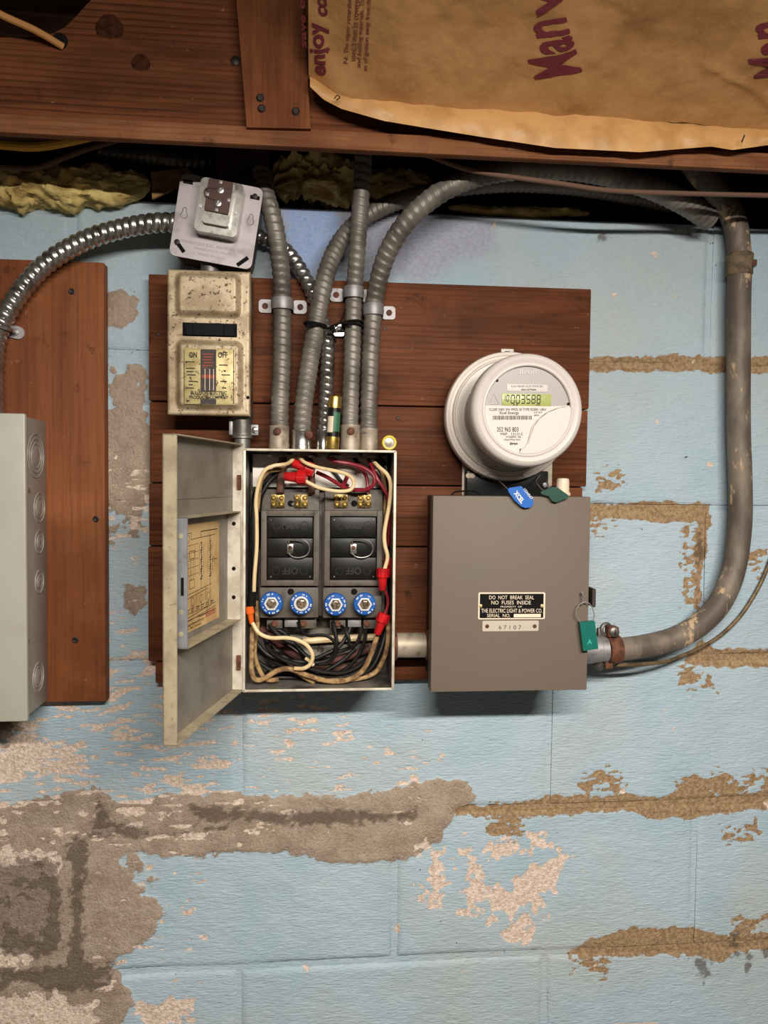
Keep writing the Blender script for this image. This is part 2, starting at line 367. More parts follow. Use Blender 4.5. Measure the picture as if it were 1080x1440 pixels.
OCH = [[(826, 502), (880, 497), (940, 501), (1000, 499), (1090, 502), (1160, 503), (1160, 524), (1080, 525), (1010, 526), (940, 523), (826, 521)],
       [(826, 707), (930, 704), (998, 709), (999, 735), (990, 780), (988, 845), (974, 862), (978, 790), (979, 735), (900, 731), (826, 730)],
       [(962, 934), (985, 896), (1006, 912), (1080, 914), (1160, 915), (1160, 936), (1040, 938), (985, 938)],
       [(640, 1136), (700, 1133), (770, 1120), (880, 1117), (930, 1124), (972, 1098), (1008, 1119), (1090, 1108), (1160, 1108), (1160, 1128), (1020, 1144), (980, 1150), (912, 1151), (890, 1140), (790, 1148), (640, 1148)],
       [(798, 1342), (830, 1320), (890, 1307), (960, 1304), (1010, 1316), (1090, 1309), (1160, 1308), (1160, 1332), (1030, 1340), (1012, 1356), (980, 1341), (900, 1344), (820, 1350)]]
LOCH = [([(828, 1092), (870, 1090), (872, 1112), (828, 1112)], -1), ([(960, 1100), (1090, 1092), (1150, 1092), (1150, 1104), (1000, 1112)], -1), ([(832, 730), (860, 733), (850, 752), (832, 748)], -2),
        ([(960, 745), (978, 735), (980, 850), (965, 850)], -3), ([(1045, 770), (1076, 775), (1076, 812), (1055, 800)], -3), ([(805, 1352), (850, 1352), (845, 1368), (806, 1366)], -2), ([(690, 1140), (740, 1150), (720, 1175), (690, 1170)], -3),
        ([(1045, 1296), (1090, 1290), (1090, 1310), (1040, 1312)], -2), ([(840, 665), (872, 668), (868, 690), (842, 688)], -4), ([(960, 940), (1010, 945), (1000, 965), (962, 958)], -4), ([(1025, 1165), (1060, 1160), (1062, 1175), (1025, 1178)], -3)]
SCR = [([(60, 985), (250, 985), (268, 1040), (245, 1112), (60, 1125), (30, 1060)], 0.47, 0.56), ([(290, 1000), (345, 1000), (340, 1112), (300, 1110)], 0.60, 0.62), ([(352, 1015), (435, 1020), (415, 1116), (356, 1116)], 0.50, 0.585),
       ([(485, 1030), (550, 1035), (540, 1105), (490, 1105)], 0.6, 0.64), ([(165, 705), (207, 705), (207, 820), (160, 830)], 0.52, 0.62), ([(152, 880), (207, 880), (207, 985), (150, 985)], 0.54, 0.62),
       ([(190, 1240), (222, 1265), (232, 1310), (205, 1330)], 0.52, 0.6), ([(-240, 1020), (100, 1005), (140, 1060), (150, 1105), (60, 1118), (-240, 1125)], 0.33, 0.5)]
FLK = [([(560, 1180), (600, 1165), (700, 1170), (770, 1168), (800, 1195), (860, 1212), (800, 1245), (760, 1270), (735, 1315), (690, 1310), (620, 1300), (565, 1250)], 0.665), ([(700, 1265), (735, 1240), (750, 1215), (790, 1208), (780, 1245), (745, 1275), (738, 1318), (718, 1318), (705, 1285)], 0.40), ([(650, 1240), (662, 1205), (682, 1215), (680, 1240), (664, 1262)], 0.46), ([(735, 1165), (770, 1170), (765, 1200), (745, 1195)], 0.5), ([(195, 1415), (240, 1403), (285, 1420), (275, 1445), (200, 1440)], 0.5),
       ([(-240, 1385), (95, 1405), (135, 1412), (130, 1450), (-240, 1460)], 0.40), ([(-240, 1200), (85, 1190), (70, 1280), (50, 1360), (-240, 1360)], 0.52)]
GRV = [([(150, 512), (175, 520), (207, 518), (207, 565), (180, 575), (165, 560)], 0.50), ([(160, 545), (185, 550), (190, 590), (170, 585)], 0.42), ([(146, 575), (172, 592), (190, 580), (192, 600), (208, 625), (210, 703), (146, 703)], 0.28), ([(180, 1180), (225, 1290), (195, 1330), (150, 1350), (150, 1200)], 0.5)]
DRT = [([(102, 1188), (116, 1188), (114, 1365), (100, 1365)], 6), ([(-240, 1205), (100, 1195), (105, 1350), (60, 1360), (-240, 1365)], -12), ([(-240, 1350), (180, 1345), (150, 1400), (-240, 1400)], -8), ([(1026, 1312), (1040, 1310), (1042, 1350), (1030, 1348)], 0), ([(1046, 1336), (1060, 1336), (1056, 1368), (1048, 1366)], 1),
       ([(1070, 1332), (1086, 1332), (1086, 1350), (1072, 1350)], 0), ([(975, 1350), (1000, 1348), (1004, 1372), (990, 1384), (976, 1372)], -3), ([(-240, 1005), (20, 1000), (30, 1050), (-240, 1070)], -3), ([(835, 298), (990, 318), (985, 345), (840, 312)], -13),
       ([(842, 330), (854, 331), (852, 337), (842, 335)], 3), ([(250, 1123), (420, 1135), (600, 1135), (600, 1160), (420, 1165), (280, 1160)], -6), ([(983, 745), (990, 745), (986, 850), (980, 850)], -2), ([(140, 1120), (160, 1150), (240, 1170), (330, 1150), (380, 1150), (330, 1168), (200, 1180), (120, 1178)], -5)]
PINK_SHEEN = [([(378, 275), (520, 280), (640, 300), (700, 300), (690, 350), (600, 392), (380, 392)], -4)]  # pinkish fringe of a bluish light reflection, painted into the wall colour
BLUE_SHEEN = [([(404, 292), (474, 292), (478, 325), (458, 352), (440, 384), (420, 375), (402, 335)], 0)]  # bluish core of that reflection, painted too
def fields(X, Z):
    f = {}; wob = (fbm(X, Z, 0.05, 4, 3)-0.5)*34+(fbm(X, Z, 0.012, 3, 5)-0.5)*9
    rag = (fbm(X, Z, 0.011, 4, 201)-0.5)*13+(fbm(X, Z, 0.0035, 2, 203, 0.6)-0.5)*7; cem = np.full(X.shape, -99.); och = cem.copy(); pea = cem.copy(); dr = cem.copy(); pk = cem.copy(); pe = cem.copy()
    near = lambda poly, m: (X > pix(poly)[:, 0].min()-m) & (X < pix(poly)[:, 0].max()+m) & (Z > pix(poly)[:, 1].min()-m) & (Z < pix(poly)[:, 1].max()+m)
    def put(arr, poly, fn):
        k = near(poly, 0.06)
        if k.any(): arr[k] = np.maximum(arr[k], fn(k, sdf(X[k], Z[k], poly)))
    for p in CEM: put(cem, p, lambda k, s: s+wob[k]*0.45+rag[k])
    for p in OCH: put(och, p, lambda k, s: s+wob[k]*0.28+rag[k]*0.8)
    brush = (fbm(X, Z, 0.004, 3, 21, 0.5)-0.5)*46+(fbm(X, Z, 0.03, 2, 22)-0.5)*26
    for p, b in LOCH: put(och, p, lambda k, s: np.minimum(s*0.5+3, 4)+brush[k]*0.5+b)
    an = fbm(X, Z, 0.0042, 3, 31, 0.24); an2 = fbm(X, Z, 0.045, 3, 33)
    for p, t0, t1 in SCR: put(pea, p, lambda k, s: (an[k]*0.66+an2[k]*0.34-(t1+0.035+(t0-t1)*np.clip(s/45+0.1, 0, 1)))*60)
    fl = fbm(X, Z, 0.022, 4, 41)*0.6+fbm(X, Z, 0.007, 3, 43)*0.4
    for p, t in FLK: put(pea, p, lambda k, s: (fl[k]-(t-np.clip(s/60, -0.3, 0.12)))*60)
    for p, t in GRV: put(cem, p, lambda k, s: (fl[k]-(t-np.clip(s/60, -0.3, 0.12)))*60)
    for p, b in DRT: put(dr, p, lambda k, s: s+b+wob[k]*0.6+(fbm(X[k], Z[k], 0.006, 3, 51)-0.5)*22)
    for p, b in PINK_SHEEN: put(pk, p, lambda k, s: s+wob[k])
    for p, b in BLUE_SHEEN: put(pe, p, lambda k, s: s+wob[k]*0.6+(fbm(X[k], Z[k], 0.004, 3, 55)-0.5)*26)
    # sparse chips beyond the photograph, so the wall carries on the same way
    out = (X < -0.50) | (X > 0.76) | (Z < 0.70)
    pea = np.where(out, np.maximum(pea, (fbm(X, Z, 0.05, 5, 61)-0.66)*90), pea)
    pea = np.maximum(pea, (fbm(X, Z, 0.03, 5, 71)-0.83)*60)
    f['cement'] = cem; f['ochre'] = och; f['peach'] = pea; f['dirt'] = dr; f['pink_sheen'] = pk; f['blue_sheen'] = pe; return f
def relief(X, Z, f):
    h = (fbm(X, Z, 0.09, 3, 81)-0.5)*0.0035+(fbm(X, Z, 0.008, 3, 83, 0.4)-0.5)*0.0009+(fbm(X, Z, 0.006, 2, 85)-0.5)*0.0006
    sm = lambda v, a, b: np.clip((v-a)/(b-a), 0, 1)
    h += 0.0016*sm(f['cement'], -1, 4)*(0.6+0.8*fbm(X, Z, 0.03, 3, 91)); h -= 0.0009*sm(f['peach'], 0, 1.5); h -= 0.0008*sm(f['ochre'], -1, 2)
    h += sm(f['cement'], -1, 3)*(fbm(X, Z, 0.009, 4, 93)-0.5)*0.0022
    return h
def wall_material():
    s = Nodes('painted_block'); g = s.n('ShaderNodeNewGeometry'); v = g.outputs['Position']
    def at(n): x = s.n('ShaderNodeAttribute', attribute_name=n); return x.outputs['Fac']
    mp = s.n('ShaderNodeMapping'); s.l(v, mp.inputs[0]); mp.inputs['Scale'].default_value = (0.2, 1, 1); vb = mp.outputs[0]
    fine = s.math('MULTIPLY', s.math('SUBTRACT', s.noise(v, 420, 4, 0.65), 0.5), 7.0)
    blot = s.noise(v, 7, 4); brush = s.noise(vb, 380, 4, 0.6); speck = s.noise(v, 190, 4, 0.6)
    col = s.mix(s.ramp(blot, 0.35, 0.7), lin((172, 188, 196)), lin((160, 180, 190)))
    col = s.mix(s.math('MULTIPLY', s.ramp(brush, 0.55, 0.8), 0.4), col, lin((192, 203, 207)))
    col = s.mix(s.math('MULTIPLY', s.ramp(s.noise(v, 3.2, 5), 0.46, 0.68), 0.7), col, lin((176, 180, 177)))
    col = s.mix(s.ramp(s.noise(v, 95, 3, 0.5), 0.73, 0.76), col, lin((92, 84, 76)))
    def layer(col, name, c1, c2, k=1.0, nz=None, lo=-0.5, hi=0.9):
        fac = s.ramp(s.math('ADD', at(name), s.math('MULTIPLY', fine, k)), lo, hi)
        cc = s.mix(s.ramp(nz if nz else speck, 0.36, 0.64), lin(c1), lin(c2)); return s.mix(fac, col, cc), fac
    col, fpk = layer(col, 'pink_sheen', (166, 170, 186), (158, 156, 168), 2.0, None, -14, 16)  # painted light reflection on the upper wall: soft fringe, then bluish core
    col, fpe = layer(col, 'blue_sheen', (142, 166, 208), (156, 174, 208), 2.0, None, -8, 8)
    col, f1 = layer(col, 'cement', (180, 161, 142), (152, 131, 112), 0.8, s.math('ADD', s.math('MULTIPLY', s.noise(v, 26, 6, 0.6), 0.55), s.math('MULTIPLY', s.noise(v, 260, 4, 0.7), 0.45)))
    col, f2 = layer(col, 'ochre', (174, 145, 110), (142, 113, 83), 0.8)
    col, f3 = layer(col, 'peach', (238, 216, 200), (208, 182, 160), 0.6)
    fac = s.math('MULTIPLY', s.ramp(s.math('ADD', at('dirt'), fine), -2, 6), 0.72); col = s.mix(fac, col, lin((84, 70, 56)))
    bare = s.math('MAXIMUM', f1, s.math('MAXIMUM', f2, f3))
    s.set(Base_Color=col, Roughness=s.math('ADD', s.math('MULTIPLY', bare, 0.4), 0.45), Specular_IOR_Level=0.35)
    h = s.math('ADD', s.math('MULTIPLY', brush, s.math('SUBTRACT', 1.0, bare)), s.math('MULTIPLY', s.noise(v, 330, 4, 0.65), s.math('ADD', s.math('MULTIPLY', bare, 1.3), 0.35)))
    s.bump(h, 0.8, 0.0024); return s.m
M_wall = wall_material()
def sheet(name, xs, zs, base, edge, parent, back=0.09):
    "a height field facing the room, with its rim turned back into the wall"
    X, Z = np.meshgrid(xs, zs); f = fields(X, Z); hh = relief(X, Z, f)+base(X, Z, f)
    if edge:
        e = np.minimum(np.minimum(X-xs[0], xs[-1]-X), np.minimum(Z-zs[0], zs[-1]-Z)); e = e+(fbm(X, Z, 0.03, 2, 97)-0.5)*0.002
        hh -= 0.0034*np.clip((fbm(X, Z, 0.16, 2, 143)-0.2)*2.0, 0.2, 1)*np.clip(1-e/0.008, 0, 1)**2*(1-np.clip(f['cement']/4, 0, 0.75))
    nz, nx = X.shape; V = np.stack([X, -hh, Z], -1).reshape(-1, 3)
    i = np.arange(nz*nx).reshape(nz, nx); Q = np.stack([i[:-1, :-1], i[:-1, 1:], i[1:, 1:], i[1:, :-1]], -1).reshape(-1, 4)
    rim = np.concatenate([i[0], i[1:, -1], i[-1, -2::-1], i[-2:0:-1, 0]]); B = V[rim].copy(); B[:, 1] = back; nb = len(rim); o = len(V)
    a = np.arange(nb); RQ = np.stack([rim, o+a, o+(a+1) % nb, np.roll(rim, -1)], -1)
    V = np.concatenate([V, B]); Q = np.concatenate([Q, RQ]); me = bpy.data.meshes.new(name)
    me.vertices.add(len(V)); me.vertices.foreach_set('co', V.astype(np.float32).ravel()); me.loops.add(Q.size); me.loops.foreach_set('vertex_index', Q.astype(np.int32).ravel())
    me.polygons.add(len(Q)); me.polygons.foreach_set('loop_start', np.arange(0, Q.size, 4, dtype=np.int32)); me.polygons.foreach_set('use_smooth', np.ones(len(Q), bool))
    for k, v in f.items():
        at = me.attributes.new(k, 'FLOAT', 'POINT'); at.data.foreach_set('value', np.concatenate([np.clip(v, -50, 50).ravel(), np.clip(v.ravel()[rim], -50, 50)]).astype(np.float32))
    me.update(calc_edges=True); me.validate(); me.materials.append(M_wall); me.set_sharp_from_angle(angle=math.radians(60))
    o = bpy.data.objects.new(name, me); COL.objects.link(o)
    if parent: o.parent = parent
    return o
XL, XR = -1.2, 1.4
# mortar core of the wall: flush where the cement smear fills the joint, otherwise slightly raked
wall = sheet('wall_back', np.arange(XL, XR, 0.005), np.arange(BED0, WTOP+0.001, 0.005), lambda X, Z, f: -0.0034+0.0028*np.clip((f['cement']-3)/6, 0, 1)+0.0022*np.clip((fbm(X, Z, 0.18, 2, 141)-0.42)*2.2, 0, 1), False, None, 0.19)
tag(wall, 'light blue painted concrete block basement wall with flaking paint', 'wall', None, 'structure')
courses = [(BED0, BED[0], EVEN), (BED[0], BED[1], ODD), (BED[1], BED[2], EVEN), (BED[2], BED[3], ODD), (BED[3], BED[4], EVEN), (BED[4], BED[5], ODD), (BED[5], BED[6], EVEN), (BED[6], WTOP, ODD)]
for z0, z1, hj in courses:
    js = [XL]+[j for j in hj if XL+0.1 < j < XR-0.1]+[XR]
    for a, b in zip(js, js[1:]):
        vis = z1 > 0.70 and b > -0.50 and a < 0.76; st = 0.0025 if vis else 0.008
        n, m = max(8, int((b-a-0.009)/st)), max(8, int((z1-z0-0.009)/st)); top = 0.0 if z1 == WTOP else 0.0045
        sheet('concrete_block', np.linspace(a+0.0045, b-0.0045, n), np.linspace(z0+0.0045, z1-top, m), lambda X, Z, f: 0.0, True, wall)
fl = MB().box(XL, XR, -3.0, 0.19, -0.1, 0.0); fo = obj('floor', fl, mat('basement_concrete', (128, 122, 114), 0.8, 0, (104, 98, 90), 6)); fo['kind'] = 'structure'; fo['label'] = 'grey concrete basement floor'; fo['category'] = 'floor'
lo = MB().box(XL, XR, 0.0, 0.19, 0.0, BED0-0.002); b0 = obj('baseboard_back', lo, mat('footing_concrete', (150, 156, 158), 0.8, 0, (128, 124, 116), 8)); b0['kind'] = 'structure'; b0['label'] = 'plain concrete footing below the block wall'; b0['category'] = 'footing'

# ---------------------------------------------------------------- joists, sill and what lies in the gap
ce = obj('ceiling', MB().box(XL, XR, -3.0, 0.22, 2.2, 2.225), M_dark); ce['kind'] = 'structure'; ce['label'] = 'dark board subfloor above the joists'; ce['category'] = 'ceiling'
single('sill_plate', MB().box(XL, XR, 0.045, 0.188, WTOP+0.002, WTOP+0.04, 0.002), M_dark, 'dark brown wooden sill plate lying on top of the block wall', 'sill plate')
single('rim_joist', MB().box(XL, XR, 0.15, 0.188, WTOP+0.042, 2.198, 0.002), M_dark, 'dark rim joist standing on the sill plate behind the conduits', 'joist')
ZJ = 1.900
# the joist's upper corner is cut away at the left, open to the dark bay behind it
jo = [(XL, ZJ-0.003), (XR, ZJ-0.003), (XR, 2.198)]+[(W(x, y, 0.165).x, W(x, y, 0.165).z) for x, y in ((260, -140), (150, -22), (124, 4), (106, 24), (92, 38), (74, 47), (40, 52), (0, 53), (-60, 52))]+[(XL, W(-60, 52, 0.165).z)]
single('ceiling_joist', MB().prism([(x, -0.165, z) for x, z in jo], (0, 0.038, 0)), M_joist, 'broad reddish brown joist with horizontal grain above the ledger strip', 'joist', smooth=20)
single('ledger_strip', MB().box(XL, XR, -0.178, -0.1655, 1.8765, ZJ-0.003, 0.0015), M_ledger, 'narrow lighter brown wooden strip nailed under the broad joist', 'strip')
t = thing('wooden_cleat', 'short upright board with nail heads fixed on the broad joist', 'board', tuple(W(392, 180, 0.182)))
mb = MB(); a, b, c_, e = W(347, 179, 0.184), W(437, 181, 0.184), W(424, -30, 0.184), W(330, -30, 0.184); mb.prism([a, b, c_+(c_-b)*0.2, e+(e-a)*0.2], (0, 0.0185, 0)); obj('board', mb, M_cleat, t, 20)
for px, py in ((368, 153), (416, 157), (366, 138)):
    p = W(px, py, 0.184); obj('nail', MB().lathe([(0.004, -0.001), (0.0045, 0.001), (0.003, 0.0022)], p, n=12), M_nail, t)
p = W(331, 86, 0.165); tag(obj('nail', MB().lathe([(0.004, -0.003), (0.0055, 0.0012), (0.003, 0.0024)], p, n=12), M_nail), 'dark nail head in broad joist beside the upright cleat', 'nail')
def knot(px, py, r, name, label):
    mb = MB(); c = W(px, py, 0.165); P = []
    for i, q in enumerate((0.05, 0.35, 0.55, 0.8, 1.0)):
        row = []
        for k in range(20):
            tt = 2*math.pi*k/20; rr = r*q*(1+0.07*math.sin(3*tt+px)+0.04*math.sin(7*tt)); row.append(Vector((c.x+rr*1.15*math.cos(tt), c.y-(0.0012, 0.0009, 0.0004, 0.0007, -0.0004)[i], c.z+rr*math.sin(tt))))
        P.append(row+[row[0]])
    mb.grid(P); single(name, mb, mat('knot_wood', (66, 35, 20), 0.8, 0, (40, 21, 12), 120, spec=0.08), label, 'knot')
knot(154, 38, 0.0145, 'wood_knot', 'large dark knot in the broad joist near the tan cord'); knot(198, 88, 0.010, 'wood_knot', 'smaller dark knot in the broad joist below the large knot')
mb = MB().tube(spline([W(-60, -14, 0.215), W(0, 20, 0.20), W(50, 43, 0.182), W(89, 66, 0.167)], 0.006), 0.0038, 10); single('tan_cord', mb, M_cord, 'tan cord slanting into a hole in the broad joist', 'cord')
h = W(84, 58, 0.165); single('cord_hole', MB().lathe([(0.009, 0.0), (0.009, 0.0006), (0.0001, 0.0007)], h, n=18), M_dirt, 'dark round bored hole in the joist where the tan cord enters', 'hole')

# kraft faced insulation
XK0 = W(434, 100, 0.19).x
def zs(x, d):
    x = np.asarray(x, float); d = np.asarray(d, float)
    z = 1.9225+0.03*np.exp(-np.clip(x-XK0, 0, 9)/0.045)+(d-0.182)*0.56+0.01*np.sin(np.clip((d-0.182)/0.3, 0, 1)*math.pi)
    cr = np.abs(((x*0.75+(d-0.18)*2.4+0.10*fbm(x, d, 0.16, 2, 113)) % 0.33)-0.165); fold = np.clip(1-cr/0.02, 0, 1)**2*np.clip((fbm(x, d, 0.12, 2, 117)-0.35)*3, 0, 1)
    z = z+(fbm(x, d, 0.085, 4, 111)-0.5)*0.016+(fbm(x, d, 0.025, 3, 115)-0.5)*0.006-fold*0.0035
    z = z-0.012*np.exp(-((x-XK0-0.05)/0.035)**2-((d-0.19)/0.02)**2)
    return z
bt = thing('insulation_batt', 'brown kraft faced insulation batt with maroon lettering tucked between joists', 'insulation', tuple(W(760, 180, 0.19)))
gx = np.linspace(XK0, 1.38, 260); gd = np.concatenate([np.linspace(0.182, 0.40, 90), np.linspace(0.41, 0.64, 24)]); P = []
for d in gd: P.append([Vector((x, -d, z)) for x, z in zip(gx, zs(gx, np.full(gx.shape, d)))])
mb = MB().grid(P); n0 = len(mb.v); back = [[Vector((x, -d, z+0.06)) for x, z in zip(gx[::20], zs(gx[::20], np.full(gx[::20].shape, d)))] for d in gd[::10]]
obj('paper_facing', mb, M_kraft, bt, 60); obj('glass_wool', MB().grid(back), M_insul, bt, 60)
fu = [(432, 112), (470, 128), (500, 126), (560, 146), (620, 154), (700, 154), (730, 160), (800, 166), (900, 174), (950, 182), (1010, 180), (1080, 188), (1180, 196), (1400, 210)]
fd = [(436, 122), (455, 140), (480, 153), (540, 170), (600, 180), (680, 193), (780, 208), (900, 214), (1000, 206), (1030, 211), (1080, 204), (1180, 214), (1400, 228)]
def poly(tab, x): return np.interp(x, [a for a, b in tab], [b for a, b in tab])
P = []
for i in range(9):
    row = []
    for x in np.linspace(436, 1400, 240):
        s_ = i/8; d = 0.1795+0.016*math.sin(min(1, s_*1.3)*math.pi*0.55)+0.009*(float(fbm(np.array(x/1000), np.array(s_*0.05), 0.03, 3, 121))-0.5); row.append(W(x, poly(fu, x)-9+(poly(fd, x)-poly(fu, x)+9)*s_, d))
    P.append(row)
obj('stapling_flange', MB().grid(P), M_flange, bt, 60)
def on_paper(px, py, off=0.0007):
    lo, hi = 0.15, 0.8
    for _ in range(30):
        d = (lo+hi)/2; p = W(px, py, d)
        if p.z > float(zs(p.x, max(d, 0.182))): lo = d
        else: hi = d
    p = W(px, py, d); return Vector((p.x, -max(d, 0.182), float(zs(p.x, max(d, 0.182)))-off))
def paper_text(s, base0, base1, top0, bold=0.0, shear=0.0, sub=1):
    "base0 -> base1: the baseline in pixels; top0: where the first letter's top is"
    b0, b1, t0 = (on_paper(*p) for p in (base0, base1, top0)); mb = MB()
    e1 = b1-b0; e2 = t0-b0
    def fn(u, v):
        q = b0+e1*u+e2*v; return Vector((q.x, q.y, float(zs(q.x, -q.y))-0.0012))
    V, Fc = glyphs(s, bold, shear); me = bpy.data.meshes.new('t'); me.from_pydata([(u, v, 0) for u, v in V], [], Fc); bm = bmesh.new(); bm.from_mesh(me)
    bmesh.ops.triangulate(bm, faces=bm.faces[:])
    for _ in range(sub): bmesh.ops.subdivide_edges(bm, edges=[e for e in bm.edges if (e.verts[0].co-e.verts[1].co).length > 0.06], cuts=2); bmesh.ops.triangulate(bm, faces=bm.faces[:])
    bm.verts.index_update(); mb.add([fn(v.co.x, v.co.y) for v in bm.verts], [[v.index for v in f.verts] for f in bm.faces]); bm.free(); bpy.data.meshes.remove(me)
    obj('lettering', mb, M_print, bt, 0)
paper_text('Man', (820, 99), (797, 22), (753, 110), 0.02, 0, 2); paper_text('ville', (795, 16), (772, -110), (738, 24), 0.02, 0, 1)
paper_text('Man', (1132, 102), (1112, 26), (1062, 109), 0.02, 0, 1)
paper_text('enjoy', (466, 104), (462, 24), (438, 104), 0.03, 0.15, 1); paper_text('comfort', (461, 22), (455, -70), (442, 22), 0.03, 0.15, 1)
paper_text('save energy', (434, 66), (429, -70), (425, 66), 0.02, 0.15, 1)
for s_, x, y, ln in (('N: The vapor retarder', 489, 88, 92), ('used. It must be covered', 498, 84, 90), ('and building materials. The', 507, 94, 100), ('as of ignition away from the', 516, 98, 104)):
    paper_text(s_, (x+2, y), (x+8, y-ln), (x-6, y), 0.0, 0.1, 0)
mb = MB().tube(spline([W(470, 139, 0.205), W(474, 134, 0.207), W(478, 137, 0.205), W(473, 141, 0.206)], 0.001), 0.0006, 6); obj('staple', mb, M_nail, bt)
mb = MB().rod(W(1047, 190, 0.206), W(1043, 200, 0.206), 0.0008, 6); obj('staple', mb, M_nail, bt)

def lump(name, pts, rad, label, m, cat, seed, n=52, amp=0.45):
    P = spline(pts, 0.003); fr = frames(P); mb = MB(); N = len(P); rows = []
    for i, p in enumerate(P):
        a, b = fr[i]; q = i/(N-1); env = max(0.02, math.sin(min(1, max(0, q))*math.pi)**0.35); row = []
        for k in range(n):
            tt = 2*math.pi*k/n; u = np.array(i*0.003+seed); v_ = np.array(rad*tt)
            r = rad*env*(1+amp*(float(fbm(u, np.array(math.cos(tt)*rad*2+9+math.sin(tt)*rad*1.3), 0.016, 5, seed))-0.5)*2.6+0.22*amp*(random.random()-0.5)); row.append(p+(a*math.cos(tt)+b*math.sin(tt))*r)
        rows.append(row+[row[0]])
    mb.grid(rows); return single(name, mb, m, label, cat, 'scraps of yellow insulation along the wall top', 60)
lump('insulation_scrap', [W(-70, 262, 0.012), W(0, 262, 0.014), W(70, 266, 0.016), W(130, 264, 0.016), W(170, 262, 0.014), W(212, 258, 0.01)], 0.026, 'long yellow glass wool scrap spilling over the wall beside the brown paper scrap', M_insul, 'insulation', 5)
lump('insulation_scrap', [W(383, 262, 0.0), W(420, 250, 0.0), W(455, 254, 0.004), W(505, 258, 0.0)], 0.030, 'lumpy yellow glass wool scrap behind the vertical straight conduit', M_insul, 'insulation', 9, amp=0.7)
lump('insulation_scrap', [W(500, 262, -0.012), W(560, 262, -0.02), W(612, 268, -0.024)], 0.020, 'small yellow glass wool scrap behind the crossing conduits', M_insul, 'insulation', 14)
lump('insulation_scrap', [W(630, 292, -0.012), W(720, 298, -0.012), W(830, 300, -0.012)], 0.008, 'thin yellow glass wool strip under the large arching conduit', M_insul, 'insulation', 19, n=14)
mb = MB().prism([W(212, 242, 0.03), W(262, 236, 0.032), W(272, 244, 0.03), (W(240, 268, 0.032)), W(214, 280, 0.035)], (0, 0.004, 0)); single('paper_scrap', mb, M_scrap, 'torn brown paper scrap beside the square outlet box', 'paper')
mb = MB().box(W(306, 230, 0.03).x, W(378, 230, 0.03).x, -0.035, 0.04, WTOP+0.003, 1.97, 0.003); single('wood_block', mb, mat('sooty_block', (84, 54, 42), 0.7, 0, (50, 32, 26), 40, (0.4, 0.65), (196, 178, 158), 260, (0.72, 0.76)), 'dark brown wooden block standing on the wall above the outlet box', 'block')
mb = MB().tube(spline([W(-60, 196, 0.09), W(0, 203, 0.09), W(50, 206, 0.09), (W(100, 198, 0.09)), W(150, 186, 0.075)], 0.006), 0.0055, 10); single('yellow_cable', mb, M_yellowcable, 'yellow sheathed cable running under the joist', 'cable')
mb = MB().tube(spline([W(-60, 230, 0.06), W(0, 235, 0.06), W(50, 236, 0.06), W(90, 222, 0.06), W(122, 210, 0.06), W(170, 196, 0.05)], 0.006), 0.0032, 10); single('brown_cable', mb, M_cablebrown, 'thin grey brown cable dipping below the yellow cable', 'cable')
flexmb = flex(MB(), [W(140, 214, 0.0), W(200, 220, 0.0), W(260, 226, 0.0), W(320, 228, -0.02)], 0.010, 0.009, 0.0014, 'round'); single('flexible_conduit', flexmb, M_steel, 'short dark flexible conduit hidden in the gap behind the wooden block', 'conduit', 'flexible conduits')
mb = MB().tube(spline([W(480, 200, 0.12), W(560, 212, 0.13), W(600, 218, 0.135), W(650, 236, 0.135), W(700, 246, 0.135), W(780, 257, 0.135), W(860, 268, 0.13), W(960, 272, 0.125), W(1090, 275, 0.12), W(1250, 278, 0.12)], 0.006), 0.0030, 10); single('brown_cable', mb, M_cablebrown, 'thin brown cloth cable sagging across the arching conduit', 'cable')

# ---------------------------------------------------------------- mounting boards
BD = 0.022
t = thing('plank_backboard', 'red brown plank backboard behind the fuse panel and the meter', 'backboard', (0.08, -0.011, 1.23))
ZP = [W(345, 389, BD).z, W(560, 571, BD).z, W(600, 683, BD).z, W(580, 769, BD).z, W(580, 927, BD).z, W(580, 957, BD).z]
ends = [(-0.222, 0.3785), (-0.221, 0.3775), (-0.222, 0.372), (-0.2235, 0.37), (-0.214, 0.30)]
for i in range(5):
    obj('plank', MB().box(ends[i][0], ends[i][1], -0.003, -BD+0.0007*(i % 2), ZP[i+1]+0.0009, ZP[i]-0.0007, 0.0016), M_board, t, 30)
for px, py in ((541, 462), (560, 588), (222, 470)):
    p = W(px, py, BD); obj('nail_hole', MB().lathe([(0.0026, 0.0), (0.002, 0.0006), (0.0002, 0.0007)], p, n=10), M_nail, t)
t = thing('board', 'orange brown board with vertical grain behind the grey panel', 'board', (-0.48, -0.011, 1.203))
obj('plank', MB().box(-0.75, -0.279, -0.003, -BD, 1.202, 1.783, 0.0014), M_lboard, t, 30)
for px, py in ((101, 410), (135, 730), (106, 900)):
    p = W(px, py, BD); obj('screw', MB().lathe([(0.0042, -0.002), (0.0042, 0.0006), (0.003, 0.001), (0.0012, 0.0004)], p, n=14), M_nail, t)

